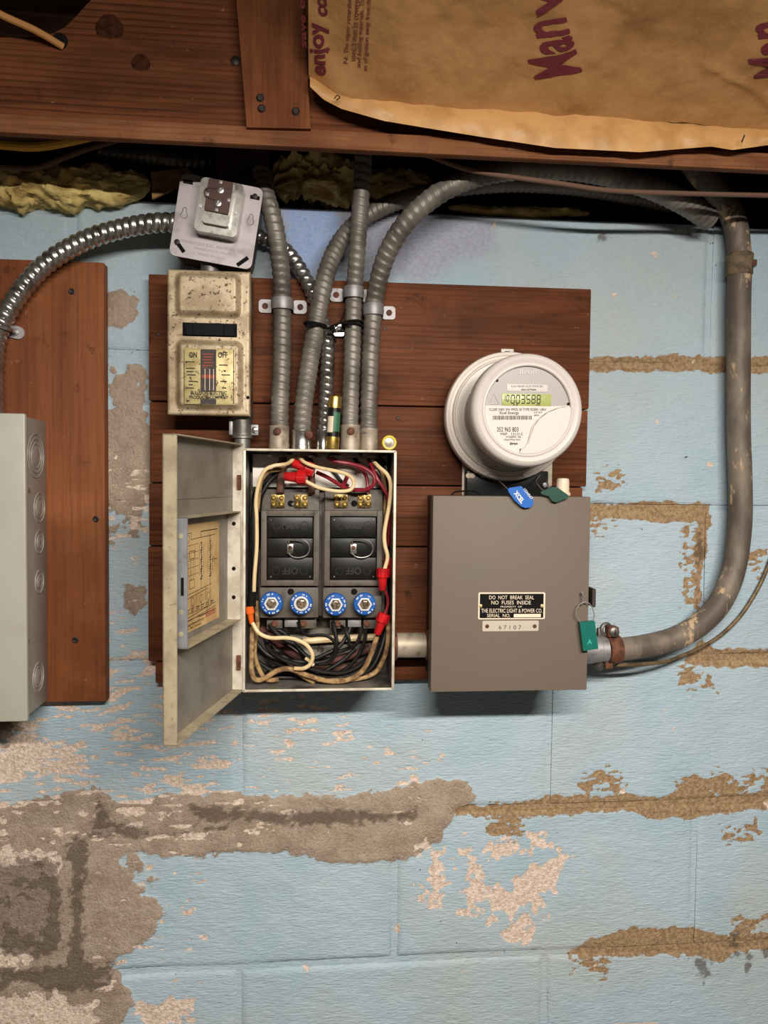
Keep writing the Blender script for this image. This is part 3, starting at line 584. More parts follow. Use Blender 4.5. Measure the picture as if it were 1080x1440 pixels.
# ---------------------------------------------------------------- grey panel at the left
t = thing('breaker_box', 'large light grey enamelled electrical panel with knockouts in its side', 'panel', (-0.52, -0.06, 1.206))
XS = -0.3535; z0, z1 = 1.206, 1.5745
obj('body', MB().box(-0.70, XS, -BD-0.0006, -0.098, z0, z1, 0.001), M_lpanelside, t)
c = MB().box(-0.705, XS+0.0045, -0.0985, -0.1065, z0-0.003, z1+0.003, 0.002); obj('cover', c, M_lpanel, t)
def knock(px, py, radii):
    q = WX(px, py, XS)
    for i, r in enumerate(radii):
        o = obj('knockout', MB().ring((XS+0.0002, q.y, q.z), r, 0.0011, (1, 0, 0), 28, 6), M_lpanelside, t)
    obj('knockout', MB().lathe([(radii[-1]*0.8, -0.002), (radii[-1]*0.8, 0.0008), (radii[-1]*0.7, 0.0012)], (XS, q.y, q.z), (1, 0, 0), 24), M_lpanelside, t)
knock(50, 641, (0.0275, 0.0215, 0.0155)); knock(55, 714, (0.0185, 0.0125)); knock(55, 762, (0.0145, 0.008)); knock(55, 818, (0.0145, 0.008)); knock(53.5, 952, (0.0185, 0.0125))
for px, py in ((40, 690), (39, 902)):
    q = WX(px, py, XS); obj('rivet', MB().lathe([(0.003, -0.001), (0.003, 0.001), (0.0015, 0.0018)], (XS, q.y, q.z), (1, 0, 0), 12), M_bright, t)

# ---------------------------------------------------------------- fuse panel with its open door
t = panel = thing('fuse_box', 'open metal fuse panel box with its door swung out to the side', 'fuse panel', (0.004, -0.06, 1.236), (0, math.radians(0.35), 0))
PX0, PX1, PZ0, PZ1, PD = -0.0895, 0.0995, 1.236, 1.5385, 0.105
th = 0.0016
obj('back_plate', MB().box(PX0, PX1, -BD, -BD-th, PZ0, PZ1), M_panelin, t, 0)
for nm, b in (('side_wall', (PX0, PX0+th, -BD, -PD, PZ0, PZ1)), ('side_wall', (PX1-th, PX1, -BD, -PD, PZ0, PZ1)), ('top_wall', (PX0, PX1, -BD, -PD, PZ1-th, PZ1)), ('bottom_wall', (PX0, PX1, -BD, -PD, PZ0, PZ0+th))):
    obj(nm, MB().box(*b, 0.0004), M_panelwall, t)
liner = obj('white_liner', MB().box(PX0+0.006, PX1-0.005, -0.042, -0.0435, 1.4915, PZ1-0.004), mat('white_liner_paint', (226, 216, 204), 0.6, 0, (190, 176, 160), 40, (0.5, 0.75)), t, 0)
rim = MB()
for b in ((PX0-0.001, PX0+0.0025, -PD+0.002, -PD-0.0008, PZ0, PZ1), (PX1-0.0025, PX1+0.001, -PD+0.002, -PD-0.0008, PZ0, PZ1), (PX0, PX1, -PD+0.002, -PD-0.0008, PZ1-0.002, PZ1+0.001), (PX0, PX1, -PD+0.002, -PD-0.0008, PZ0-0.001, PZ0+0.002)): rim.box(*b, 0.0005)
obj('front_rim', rim, M_hinge, t)
# door: u along the door from the hinge, v towards its inside
DA = Vector((-0.1035, -0.1055, 0)); DU = Vector((-0.0455, -0.1945, 0)); DL = DU.length; DU.normalize(); DN = Vector((-DU.y, DU.x, 0)); DZ0, DZ1 = 1.2375, 1.5445
def D(u, v, z): q = DA+DU*u+DN*v; return Vector((q.x, q.y, z))
def dbox(mb, u0, u1, v0, v1, a, b):
    return mb.add([D(u0, v0, a), D(u1, v0, a), D(u1, v1, a), D(u0, v1, a), D(u0, v0, b), D(u1, v0, b), D(u1, v1, b), D(u0, v1, b)], [(0, 3, 2, 1), (4, 5, 6, 7), (0, 1, 5, 4), (1, 2, 6, 5), (2, 3, 7, 6), (3, 0, 4, 7)])
door = obj('door', dbox(MB(), 0, DL, 0, 0.0014, DZ0, DZ1), M_doorgrey, t, 0); door['label'] = 'grey metal door with a turned edge, swung open'
obj('edge_flange', dbox(MB(), DL-0.0014, DL, 0, 0.0145, DZ0, DZ1), M_dooredge, door, 0)
obj('edge_flange', dbox(MB(), 0.001, DL, 0, 0.0145, DZ0, DZ0+0.0014), M_dooredge, door, 0)
obj('edge_flange', dbox(MB(), 0.001, DL, 0, 0.0145, DZ1-0.0014, DZ1), M_dooredge, door, 0)
obj('hinge_strip', dbox(MB(), 0.0, 0.0014, 0, 0.0138, DZ0+0.002, DZ1-0.002), M_hinge, door, 0)
for z in (1.4975, 1.274): obj('hinge_knuckle', dbox(MB(), 0.002, 0.0045, 0.0075, 0.0125, z-0.009, z+0.009), M_rust, door, 0)
obj('stiffener_seam', dbox(MB(), 0.004, DL-0.004, 0.0014, 0.0022, 1.480, 1.4825), M_doorgrey, door, 0)
FZ0, FZ1, FU0, FU1, FV = 1.330, 1.4625, 0.019, 0.181, 0.0175
obj('holder_wall', dbox(MB(), FU1-0.0012, FU1, 0.0015, FV, FZ0, FZ1), M_frame, door, 0)
obj('holder_wall', dbox(MB(), FU0, FU0+0.0012, 0.0015, FV, FZ0, FZ1), M_hinge, door, 0)
obj('holder_wall', dbox(MB(), FU0, FU1, 0.0015, FV, FZ0, FZ0+0.0012), M_dooredge, door, 0)
obj('holder_wall', dbox(MB(), FU0, FU1, 0.0015, FV, FZ1-0.0012, FZ1), M_dooredge, door, 0)
for z in (1.4475, 1.393, 1.358): obj('hole', MB().lathe([(0.0024, 0.0), (0.0024, 0.0006), (0.0002, 0.0007)], D(FU0+0.0012, 0.0095, z), DU, 12), M_dirt, door)
for z in (1.4435, 1.367, 1.345): obj('rivet', MB().lathe([(0.0026, 0.0), (0.0026, 0.0005), (0.0002, 0.0007)], D(FU1, 0.0105, z), DU, 12), M_dooredge, door)
obj('latch_slot', dbox(MB(), FU1, FU1+0.0006, 0.011, 0.0138, 1.384, 1.402), M_dirt, door, 0)
CU0, CU1, CZ0, CZ1 = 0.050, 0.176, 1.3385, 1.4525
obj('diagram_card', dbox(MB(), CU0, CU1, 0.0015, 0.0019, CZ0, CZ1), M_card, door, 0)
ln = MB(); rl = MB()
def cl(u0, z0, u1, z1, wd=0.0006, tgt=None):
    "printed line on the card; card coordinates 0..1 left to right (away from the hinge is left) and 0..1 upwards"
    A = lambda u, z: D(CU1-(CU1-CU0)*u, 0.0021, CZ0+(CZ1-CZ0)*z)
    a, b = A(u0, z0), A(u1, z1); e = (b-a); n = e.cross(DN).normalized()*wd*0.5; (tgt or ln).add([a-n, b-n, b+n, a+n], [(0, 1, 2, 3)])
def crect(u0, z0, u1, z1): cl(u0, z0, u1, z0); cl(u1, z0, u1, z1); cl(u1, z1, u0, z1); cl(u0, z1, u0, z0)
def ccirc(u, z, r):
    for k in range(10): a = 2*math.pi*k/10; b = a+0.63; cl(u+r*0.9*math.cos(a), z+r*math.sin(a), u+r*0.9*math.cos(b), z+r*math.sin(b), 0.0005)
cl(0.1, 0.92, 0.34, 0.92); cl(0.34, 0.92, 0.34, 0.85); cl(0.55, 0.92, 0.95, 0.92, 0.001); cl(0.55, 0.92, 0.55, 0.86); cl(0.34, 0.86, 0.9, 0.87); cl(0.77, 0.87, 0.77, 0.82)
ccirc(0.27, 0.87, 0.035); ccirc(0.2, 0.86, 0.025)
for u in (0.14, 0.33): crect(u-0.03, 0.68, u+0.08, 0.75); crect(u-0.03, 0.4, u+0.08, 0.48); cl(u, 0.48, u, 0.68); cl(u+0.05, 0.48, u+0.05, 0.68)
for u in (0.56, 0.77):
    for k in range(16): cl(u-0.02+0.02*H(k), 0.46+k*0.023, u+0.03-0.02*H(k+7), 0.47+k*0.023, 0.0017)
    cl(u, 0.3, u, 0.46)
cl(0.08, 0.34, 0.8, 0.38); cl(0.1, 0.30, 0.72, 0.35)
for u in (0.18, 0.37, 0.56, 0.73): ccirc(u, 0.27, 0.04); cl(u, 0.15, u, 0.23)
crect(0.24, 0.11, 0.7, 0.17); cl(0.08, 0.09, 0.9, 0.14); cl(0.08, 0.12, 0.9, 0.18); cl(0.5, 0.1, 0.92, 0.11); cl(0.05, 0.045, 0.55, 0.075)
for k in range(7): u = 0.12+0.11*k; cl(u, 0.20+0.03*(k % 2), u, 0.33); cl(u, 0.20, u+0.08, 0.205+0.01*(k % 3)); crect(u, 0.185, u+0.05, 0.21)
for k in range(5): cl(0.1, 0.52+0.07*k, 0.5, 0.53+0.07*k, 0.0004); cl(0.42+0.1*k, 0.5, 0.42+0.1*k, 0.8, 0.0004)
ccirc(0.85, 0.62, 0.025); cl(0.78, 0.62, 0.95, 0.62)
obj('diagram_lines', ln, M_ink, door, 0)
tx = MB()
for s_, u0, u1, za, zb in (('WIRING DIAGRAM', 0.10, 0.62, 0.052, 0.075), ('ELECTRIC RANGE', 0.2, 0.56, 0.02, 0.042)):
    text(tx, s_, lambda u, v: D(CU1-(CU1-CU0)*(u0+(u1-u0)*u), 0.0022, CZ0+(CZ1-CZ0)*(za+(zb-za)*v)))
obj('lettering', tx, M_ink, door, 0)
for k in range(3): cl(0.66, 0.07+k*0.02, 0.9, 0.075+k*0.02, 0.0012, rl)
obj('red_stamp', rl, M_redink, door, 0)

# ---- fuse blocks
def fuse_block(x0, x1, label, txt):
    "x0..x1: pixel span of the block's raised frame"
    b = thing('fuse_block', label, 'fuse block', tuple(W((x0+x1)/2, 872, 0.05)), group='fuse blocks in the open panel')
    obj('base', MB().pbox(x0, 688, x1, 826, 0.0245, 0.062, 0.002).pbox(x0-3.2, 700, x1+3.2, 866, 0.0245, 0.050), M_bakelite, b)
    fr = MB()
    for q in ((x0, 718, x0+8, 824), (x1-8, 718, x1, 824), (x0+7.5, 718, x1-7.5, 726), (x0+7.5, 816, x1-7.5, 824)): fr.pbox(*q, 0.06, 0.078, 0.0008)
    obj('frame', fr, M_bakelite, b)
    obj('fuse_shelf', MB().pbox(x0-2, 826, x1-1, 869, 0.0245, 0.072, 0.0015), M_bakelite, b)
    fh = MB().lathe([(0.0042, 0.0), (0.0042, 0.0006), (0.0003, 0.0007)], W((x0+x1)/2+1, 832, 0.072), n=16); obj('mounting_hole', fh, M_dirt, b)
    for q in ((x0+8, 869, x0+30, 884), (x0+33, 869, x0+52, 882), (x0+55, 869, x1-4, 884)):
        obj('lower_terminal', MB().pbox(*q, 0.03, 0.060, 0.001), M_bakelite if q[0] != x0+33 else M_zinc, b)
    for dx in (19, 60): obj('terminal_screw', MB().lathe([(0.0042, 0), (0.0042, 0.002), (0.003, 0.003)], W(x0+dx, 877, 0.060), n=14), M_rust, b)
    po = obj('pullout', MB().pbox(x0+9, 727, x1-9, 756, 0.06, 0.0765, 0.0012).pbox(x0+9, 784, x1-9, 815, 0.06, 0.0765, 0.0012).pbox(x0+9, 757, x1-9, 783, 0.06, 0.0725, 0.0008), M_black, b); po['label'] = 'glossy black pullout with a wire bail'
    mid = (x0+x1)/2; EM = mat('black_emboss', (44, 42, 40), 0.35)
    for px, py in ((mid-19, 739), (mid+20, 739), (mid-20, 803), (mid+19, 803)): obj('embossed_ring', MB().ring(W(px, py, 0.0765), 0.0048, 0.0005, n=20, m=6), EM, po)
    e = MB()
    ptext(e, txt, mid-11, 735, mid+11, 744, 0.0769, bold=0.02); obj('embossed_lettering', e, EM, po, 0); e = MB()
    A, B_, C_, E_ = W(mid+11, 798, 0.0769), W(mid-11, 798, 0.0769), W(mid+11, 808, 0.0769), W(mid-11, 808, 0.0769)
    text(e, 'OFF', lambda u, v: (A.lerp(B_, u)).lerp(C_.lerp(E_, u), v), bold=0.02); obj('embossed_lettering', e, EM, po, 0)
    for px, py in ((mid-27, 731), (mid+28, 731), (mid-27, 811), (mid+28, 811)): obj('rivet', MB().lathe([(0.0012, 0), (0.001, 0.0008)], W(px, py, 0.0765), n=8), M_bright, po)
    obj('bail_clip', MB().pbox(mid-4.5, 765, mid+4.5, 779, 0.0725, 0.0765, 0.0006), M_bright, po)
    obj('clip_screw', MB().lathe([(0.0026, 0), (0.0026, 0.0012), (0.0012, 0.002)], W(mid, 770, 0.0765), n=12), M_rust, po)
    pts = [W(mid-2, 766, 0.0775), W(mid-1, 760, 0.080), W(mid+6, 758.5, 0.082), W(mid+16, 759, 0.083), W(mid+24, 763, 0.083), W(mid+27.5, 771, 0.083), W(mid+24, 780, 0.083), W(mid+14, 784, 0.082), W(mid+4, 783, 0.080), W(mid-2, 778, 0.0775)]
    obj('wire_bail', MB().tube(spline(pts, 0.0015), 0.0010, 8), M_bright, po)
    for q in (x0+14, x1-35):
        tm = obj('terminal', MB().pbox(q, 695, q+19, 714, 0.062, 0.0655, 0.0006).pbox(q+8, 696, q+11, 713, 0.065, 0.0685, 0.0003), M_oldbrass, b)
        for sx, sy in ((4, 700), (15, 700), (4, 709), (15, 709)): obj('terminal_screw', MB().lathe([(0.0027, 0), (0.0030, 0.0015), (0.0018, 0.0026)], W(q+sx, sy, 0.0655), n=10), M_brass, tm)
    obj('mounting_hole', MB().lathe([(0.0042, 0.0), (0.0042, 0.0006), (0.0003, 0.0007)], W(mid+1, 708, 0.062), n=16), M_dirt, b)
    return b
fuse_block(367, 449, 'brown fuse block with black MAIN pullout beside the open door hinge', 'MAIN'); fuse_block(456, 538, 'brown fuse block with black RANGE pullout beside the red connectors', 'RANGE')
obj('screw', MB().lathe([(0.0022, 0), (0.0026, 0.003), (0.0012, 0.004)], W(412, 709, 0.062), n=12), M_bright, panel)

def plug_fuse(px, py, hexa, label, rot):
    c = W(px, py, 0.072); b = thing('plug_fuse', label, 'fuse', tuple(c), group='plug fuses in the fuse blocks'); R_ = 0.0146
    obj('shell', MB().lathe([(0.0128, -0.004), (0.0128, 0.004), (R_, 0.005), (R_, 0.0115), (R_-0.0012, 0.0128), (0.0085, 0.0132)], c, n=32), M_bluefuse, b)
    n = 6 if hexa else 24; ca = MB()
    ca.lathe([(0.0094, 0.012), (0.0094, 0.0148), (0.0074, 0.0152), (0.0064, 0.0140)], c, n=n, cap=False); obj('window_collar', ca, M_wht, b, 30)
    obj('window', MB().lathe([(0.0078, 0.013), (0.0066, 0.0146), (0.0036, 0.0156), (0.0005, 0.0160)], c, n=20), M_glasslens, b)
    mk = MB()
    for a0, a1, r0, r1 in ((10, 55, 0.0108, 0.0124), (80, 130, 0.0110, 0.0132), (200, 240, 0.0108, 0.0122), (255, 320, 0.0112, 0.0134), (150, 170, 0.0112, 0.0130)):
        N = max(3, int((a1-a0)/9))
        for k in range(N):
            if (k+int(px)) % 3 == 2: continue
            q = [math.radians(rot+a0+(a1-a0)*(k+s_)/N) for s_ in (0.08, 0.8)]
            mk.add([(c.x+r*math.cos(a), c.y-0.01325, c.z+r*math.sin(a)) for r, a in ((r0, q[0]), (r1, q[0]), (r1, q[1]), (r0, q[1]))], [(0, 1, 2, 3)])
    obj('label_print', mk, M_wht, b, 0)
plug_fuse(382.5, 846.5, True, 'blue rimmed plug fuse with hexagonal window, on MAIN block beside the orange connector', 0); plug_fuse(424, 846.5, False, 'blue rimmed plug fuse with a round window', 40)
plug_fuse(471.5, 848, True, 'blue rimmed plug fuse with hexagonal window, between the round one and its twin', 90); plug_fuse(512, 847.5, True, 'blue rimmed plug fuse with hexagonal window, beside the red connectors', 200)

# ---- wires inside the panel
def wire(label, m, r, pts):
    P = spline([W(x, y, d) for x, y, d in pts], 0.0035); return single('electrical_wire', MB().tube(P, r*1.18, 8), m, label, 'wire', 'wires in the open fuse panel')
wire('cream wire running down beside the door hinge from the top of the fuse panel', M_cream, 0.0021, [(416, 642, 0.07), (404, 652, 0.086), (385, 655, 0.09), (372, 662, 0.09), (364, 680, 0.088), (360, 705, 0.085), (361, 730, 0.085), (361, 770, 0.085), (358, 810, 0.085), (357, 840, 0.08)])
wire('cream wire looping over the red wires between the red wire nuts', M_cream, 0.0020, [(420, 642, 0.07), (428, 650, 0.088), (446, 657, 0.092), (470, 662, 0.093), (488, 667, 0.094), (497, 676, 0.095), (494, 688, 0.096), (478, 691, 0.096), (452, 687, 0.094), (438, 681, 0.092), (427, 675, 0.09)])
wire('cream wire bowing down along the free side of the fuse panel to a red connector', M_cream, 0.0022, [(522, 645, 0.06), (532, 656, 0.08), (545, 668, 0.088), (549.5, 684, 0.09), (547, 712, 0.09), (541, 745, 0.09), (541, 765, 0.09), (545, 783, 0.09), (541, 800, 0.09)])
wire('tan wire beside the cream wire by the red connectors', M_tan, 0.0019, [(526, 648, 0.045), (537, 664, 0.055), (542, 690, 0.058), (541, 720, 0.058), (545, 760, 0.05)])
wire('tan cloth wire curving from the top of the fuse panel behind red wire nuts', M_tan, 0.002, [(404, 650, 0.05), (396, 660, 0.068), (378, 663, 0.075), (368, 676, 0.075), (365, 692, 0.072), (362, 720, 0.07)])
wire('red wire sweeping across the top of the panel to the RANGE terminal', M_redwire, 0.0022, [(456, 640, 0.06), (470, 648, 0.072), (492, 652, 0.075), (512, 658, 0.08), (525, 668, 0.083), (526, 680, 0.083), (516, 688, 0.081), (498, 689, 0.079), (482, 684, 0.077), (462, 672, 0.073), (445, 664, 0.07)])
wire('red wire dropping from conduit to RANGE terminal', M_redwire, 0.0021, [(462, 641, 0.05), (478, 650, 0.055), (500, 655, 0.058), (514, 668, 0.064), (517, 682, 0.069), (517, 694, 0.071)])
wire('short red wire behind the looping cream wire', M_redwire, 0.0024, [(489, 668, 0.07), (485, 678, 0.074), (481, 687, 0.078)])
wire('red wire dropping down along the free side wall of the fuse panel', M_redwire, 0.0020, [(516, 643, 0.055), (522, 654, 0.068), (530, 672, 0.076), (540, 688, 0.076), (546, 702, 0.074), (547, 735, 0.068), (545, 768, 0.064)])
wire('red wire between the two lower red connectors', M_redwire, 0.0016, [(540, 828, 0.088), (545, 840, 0.086), (545, 852, 0.086), (541, 864, 0.088)])
wire('black wire hugging the upper free corner of the fuse panel', M_blackwire, 0.0022, [(527, 643, 0.05), (538, 648, 0.052), (543, 660, 0.056), (545, 680, 0.054), (545, 720, 0.05)])
wire('second black wire hugging the upper free corner of the fuse panel', M_blackwire, 0.0022, [(523, 642, 0.048), (534, 648, 0.048), (541, 658, 0.048), (543, 690, 0.046)])
wire('dark wire crossing from middle conduit to the free side wall', M_blackwire, 0.0024, [(497, 642, 0.06), (504, 652, 0.064), (518, 658, 0.062), (530, 668, 0.06), (538, 690, 0.058), (542, 720, 0.05), (543, 800, 0.045), (544, 870, 0.06), (538, 905, 0.07), (525, 935, 0.075), (505, 953, 0.075)])
wire('short black wire behind the red wires above RANGE pullout', M_blackwire, 0.0021, [(466, 660, 0.047), (473, 668, 0.048), (480, 677, 0.05), (490, 684, 0.052)])
wire('black wire running the full height beside the door hinge', M_blackwire, 0.0024, [(400, 645, 0.050), (388, 664, 0.056), (368, 682, 0.06), (357, 706, 0.06), (356, 760, 0.064), (356, 820, 0.064), (356.5, 880, 0.064), (362, 905, 0.068), (385, 925, 0.07), (425, 931, 0.072), (448, 932, 0.072), (466, 925, 0.072), (473, 905, 0.072), (470, 884, 0.068), (468, 874, 0.062)])
wire('second black wire running down beside the door hinge', M_blackwire, 0.0024, [(394, 650, 0.048), (380, 668, 0.048), (359, 692, 0.047), (357, 722, 0.046), (356.5, 800, 0.046), (356, 872, 0.046), (358, 905, 0.052), (372, 922, 0.06), (395, 936, 0.064), (430, 947, 0.066), (460, 951, 0.066), (495, 946, 0.066), (520, 930, 0.06)])
wire('grey black wire bending from red wire nuts to the door side', M_blackwire, 0.0026, [(400, 664, 0.055), (384, 672, 0.065), (372, 688, 0.069), (365, 710, 0.066), (363, 780, 0.045)])
wire('thick brown cloth wire into first MAIN terminal', M_brown, 0.0042, [(397, 640, 0.05), (398, 655, 0.056), (395, 675, 0.064), (394, 694, 0.071)])
wire('thick brown cloth wire into second MAIN terminal', M_brown, 0.004, [(432, 640, 0.052), (437, 655, 0.054), (438, 675, 0.062), (438, 694, 0.071)])
wire('pale cream wire looping across the bottom of the panel from the orange connector', M_cream, 0.0022, [(355, 876, 0.089), (364, 890, 0.092), (380, 897, 0.094), (402, 897, 0.094), (418, 900, 0.095), (432, 908, 0.095), (439.5, 921, 0.095), (437, 933, 0.094), (427, 940, 0.092), (414, 940, 0.09)])
wire('tan cloth wire looping along the floor of the panel to the lower red connector', M_tan, 0.0028, [(355, 880, 0.074), (354, 920, 0.08), (354, 945, 0.086), (360, 956, 0.088), (372, 954, 0.086), (390, 943, 0.084), (408, 941, 0.083), (430, 949, 0.085), (458, 957, 0.088), (485, 957, 0.088), (508, 945, 0.085), (521, 922, 0.083), (530, 895, 0.085)])
wire('second tan cloth wire curling down beside the orange connector', M_tan, 0.0025, [(360, 845, 0.066), (362, 880, 0.068), (358, 915, 0.07), (363, 938, 0.074), (374, 955, 0.08), (392, 956, 0.08)])
wire('tan cloth wire curving up along the free side wall of the panel', M_tan, 0.0026, [(440, 956, 0.075), (470, 957, 0.076), (505, 954, 0.076), (528, 945, 0.075), (541, 922, 0.077), (546, 895, 0.08), (545, 870, 0.074)])
wire('short tan wire end among black wires on the panel floor', M_tan, 0.0026, [(412, 941, 0.072), (428, 952, 0.076), (443, 960, 0.08)])
wire('black wire bowing from MAIN block over to the RANGE block wires', M_blackwire, 0.0018, [(419, 875, 0.06), (424, 886, 0.07), (434, 894, 0.078), (450, 893, 0.08), (463, 896, 0.08), (472, 906, 0.08), (471, 922, 0.08), (462, 932, 0.079), (448, 934, 0.078)])
wire('thick black wire dropping diagonally from the MAIN block', M_blackwire, 0.003, [(379, 878, 0.06), (386, 888, 0.064), (400, 900, 0.064), (416, 908, 0.062), (426, 920, 0.06), (430, 935, 0.058)])
wire('short black wire end with bare tip under the RANGE block', M_blackwire, 0.0021, [(478, 878, 0.055), (485, 886, 0.066), (490, 896, 0.07), (491, 908, 0.07)])
wire('black wire sloping from the RANGE block into the bundle', M_blackwire, 0.0022, [(507, 878, 0.056), (506, 895, 0.06), (498, 908, 0.06), (480, 915, 0.056), (455, 922, 0.056), (438, 935, 0.054)])
wire('black wire dropping from RANGE block end to the panel floor', M_blackwire, 0.0022, [(514, 878, 0.054), (513, 900, 0.056), (505, 920, 0.056), (490, 938, 0.056), (470, 950, 0.055)])
wire('black wire bundle strand sweeping under the tan wires', M_blackwire, 0.0030, [(542, 870, 0.052), (537, 902, 0.06), (527, 932, 0.066), (508, 948, 0.07), (480, 952, 0.072), (450, 951, 0.07), (420, 948, 0.062), (395, 930, 0.055), (376, 905, 0.05)])
wire('black wire strand lying flat along the panel floor', M_blackwire, 0.0022, [(385, 952, 0.062), (410, 953, 0.06), (440, 953, 0.058), (475, 952, 0.056)])
wire('maroon cloth wire slanting across the panel bottom behind the black wires', mat('maroon_cloth', (104, 58, 50), 0.75, 0, (70, 40, 34), 80), 0.0045, [(366, 884, 0.036), (388, 900, 0.04), (408, 916, 0.042), (428, 926, 0.042), (470, 928, 0.04), (520, 912, 0.036)])
wire('dark brown cloth wire lying across the panel bottom', M_brown, 0.004, [(376, 944, 0.036), (410, 938, 0.036), (450, 940, 0.036), (500, 936, 0.036), (535, 925, 0.036)])
wire('thick tan pipe stub running across the panel bottom to the nipple', M_cream, 0.0042, [(426, 902, 0.034), (460, 899, 0.034), (500, 897, 0.034), (541, 895, 0.034)])
wire('black wire strand rising from the panel floor behind the pale cream loop', M_blackwire, 0.0026, [(372, 890, 0.06), (378, 912, 0.07), (396, 926, 0.078), (424, 936, 0.08), (452, 944, 0.08), (480, 946, 0.078), (505, 936, 0.074), (524, 915, 0.07), (534, 885, 0.066)])
wire('black wire strand bowing upward in the middle of the panel bottom', M_blackwire, 0.0024, [(384, 882, 0.052), (402, 892, 0.056), (420, 912, 0.066), (438, 926, 0.07), (458, 920, 0.07), (478, 908, 0.066), (490, 890, 0.06), (494, 878, 0.056)])
wire('black wire strand curling in the lower free corner of the panel', M_blackwire, 0.0026, [(544, 850, 0.05), (541, 890, 0.058), (531, 918, 0.064), (514, 938, 0.068), (490, 950, 0.07), (462, 953, 0.07), (436, 948, 0.068)])
wire('black wire strand crossing low behind the tan wires', M_blackwire, 0.0024, [(362, 930, 0.05), (385, 944, 0.056), (415, 950, 0.058), (450, 946, 0.056), (480, 930, 0.052), (500, 912, 0.05)])
wire('short pale wire end poking out of the black bundle', M_cream, 0.0019, [(430, 926, 0.082), (436, 930, 0.086), (441, 936, 0.088)])
def crimp(a, b, r, m, label, name='wire_connector'):
    A, B_ = Vector(a), Vector(b); L = (B_-A).length; ax = (B_-A).normalized()
    prof = [(r*0.55, 0), (r*0.62, L*0.03), (r*0.72, L*0.4), (r*0.8, L*0.55), (r*1.0, L*0.6), (r, L*0.97), (r*0.9, L)]
    mb = MB().lathe(prof, A, ax, 14)
    for k in range(6):
        t_ = 2*math.pi*k/6; q = ax.orthogonal().normalized(); s_ = ax.cross(q); o = A+ax*L*0.62+(q*math.cos(t_)+s_*math.sin(t_))*r*0.97; mb.tube([o, o+ax*L*0.32], r*0.13, 5)
    return single(name, mb, m, label, 'wire connector', 'wire connectors in the fuse panel')
crimp(W(400, 670, 0.086), W(431, 672, 0.092), 0.0088, M_red, 'red wire nut pointing at the door, holding the looping cream wire'); crimp(W(412, 651, 0.074), W(442, 663, 0.077), 0.0090, M_red, 'red wire nut tucked under the top wall behind the other')
crimp(W(537.5, 830, 0.09), W(538.5, 799, 0.09), 0.0076, M_red, 'upright red connector below the bowed cream wire'); crimp(W(545, 812, 0.07), W(547, 784, 0.07), 0.0062, M_red, 'red connector half hidden behind the upright red connector')
crimp(W(530, 892, 0.088), W(541, 863, 0.088), 0.0078, M_red, 'slanted red connector above the tan wire end'); crimp(W(354, 877, 0.088), W(350.5, 853, 0.088), 0.0050, M_orange, 'orange wire connector beside the door hinge')
single('electrical_tape', MB().tube([W(355, 832, 0.084), W(354, 853, 0.084)], 0.0052, 12), M_dirt, 'black tape wrap above the orange connector', 'tape')

# ---------------------------------------------------------------- old switch box
t = thing('switch_box', 'old cream painted metal switch box with two domed panels and ON OFF plate', 'switch box', tuple(W(296, 584, 0.05)))
SB = 0.078
mb = MB().pbox(239, 381, 351.5, 580, BD, SB-0.003, 0.002); obj('body', mb, mat('switch_side', (120, 100, 74), 0.6, 0.2, (70, 50, 36), 50), t)
A_, B_, C_ = W(235, 378, SB), W(352, 380, SB), W(237, 583, SB)
sx0, sx1, sz1, sz0 = A_.x, B_.x, A_.z, C_.z
def rr(x, z, x0, x1, z0, z1, r):
    dx = max(abs(x-(x0+x1)/2)-(x1-x0)/2+r, 0); dz = max(abs(z-(z0+z1)/2)-(z1-z0)/2+r, 0)
    ins = min(max(abs(x-(x0+x1)/2)-(x1-x0)/2+r, abs(z-(z0+z1)/2)-(z1-z0)/2+r), 0); return math.hypot(dx, dz)+ins-r
def pr_(x0, y0, x1, y1): a, b = W(x0, y0, SB), W(x1, y1, SB); return (a.x, b.x, b.z, a.z)
dome1 = pr_(246, 381.5, 340, 449); dome2 = pr_(247, 477, 343, 578); slot = pr_(256, 453.5, 333, 474.5)
def sm(a, b, x): q = min(1, max(0, (x-a)/(b-a))); return q*q*(3-2*q)
nx, nz = 82, 138; P = []; keep = []
for j in range(nz+1):
    row = []
    for i in range(nx+1):
        x = sx0+(sx1-sx0)*i/nx; z = sz1+(sz0-sz1)*j/nz
        h = 0.0075*(1-sm(-0.008, 0.0, rr(x, z, *dome1, 0.010)))+0.0075*(1-sm(-0.008, 0.0, rr(x, z, *dome2, 0.010)))
        e = min(x-sx0, sx1-x, z-sz0, sz1-z); h -= 0.002*max(0, 1-e/0.002)**2
        h += 0.0004*(float(fbm(np.array(x), np.array(z), 0.03, 2, 131))-0.5)
        row.append(Vector((x, -SB-h, z)))
    P.append(row)
mb = MB(); mb.v = [tuple(p) for r in P for p in r]
for j in range(nz):
    for i in range(nx):
        c = (P[j][i]+P[j+1][i+1])/2
        if rr(c.x, c.z, *slot, 0.001) < 0: continue
        q = j*(nx+1)+i; mb.f.append((q, q+1, q+nx+2, q+nx+1))
o = len(mb.v); ring_ = [j*(nx+1) for j in range(nz+1)]+[nz*(nx+1)+i for i in range(1, nx+1)]+[j*(nx+1)+nx for j in range(nz-1, -1, -1)]+[i for i in range(nx-1, 0, -1)]
for q in ring_: v = mb.v[q]; mb.v.append((v[0], -SB+0.012, v[2]))
for k in range(len(ring_)): k2 = (k+1) % len(ring_); mb.f.append((ring_[k], o+k, o+k2, ring_[k2]))
obj('cover', mb, M_switch, t, 50)
sl = obj('toggle_slot', MB().box(slot[0]-0.001, slot[1]+0.001, -SB+0.0026, -SB+0.0018, slot[2]-0.001, slot[3]+0.001), M_dirt, t, 0)
tg = MB()
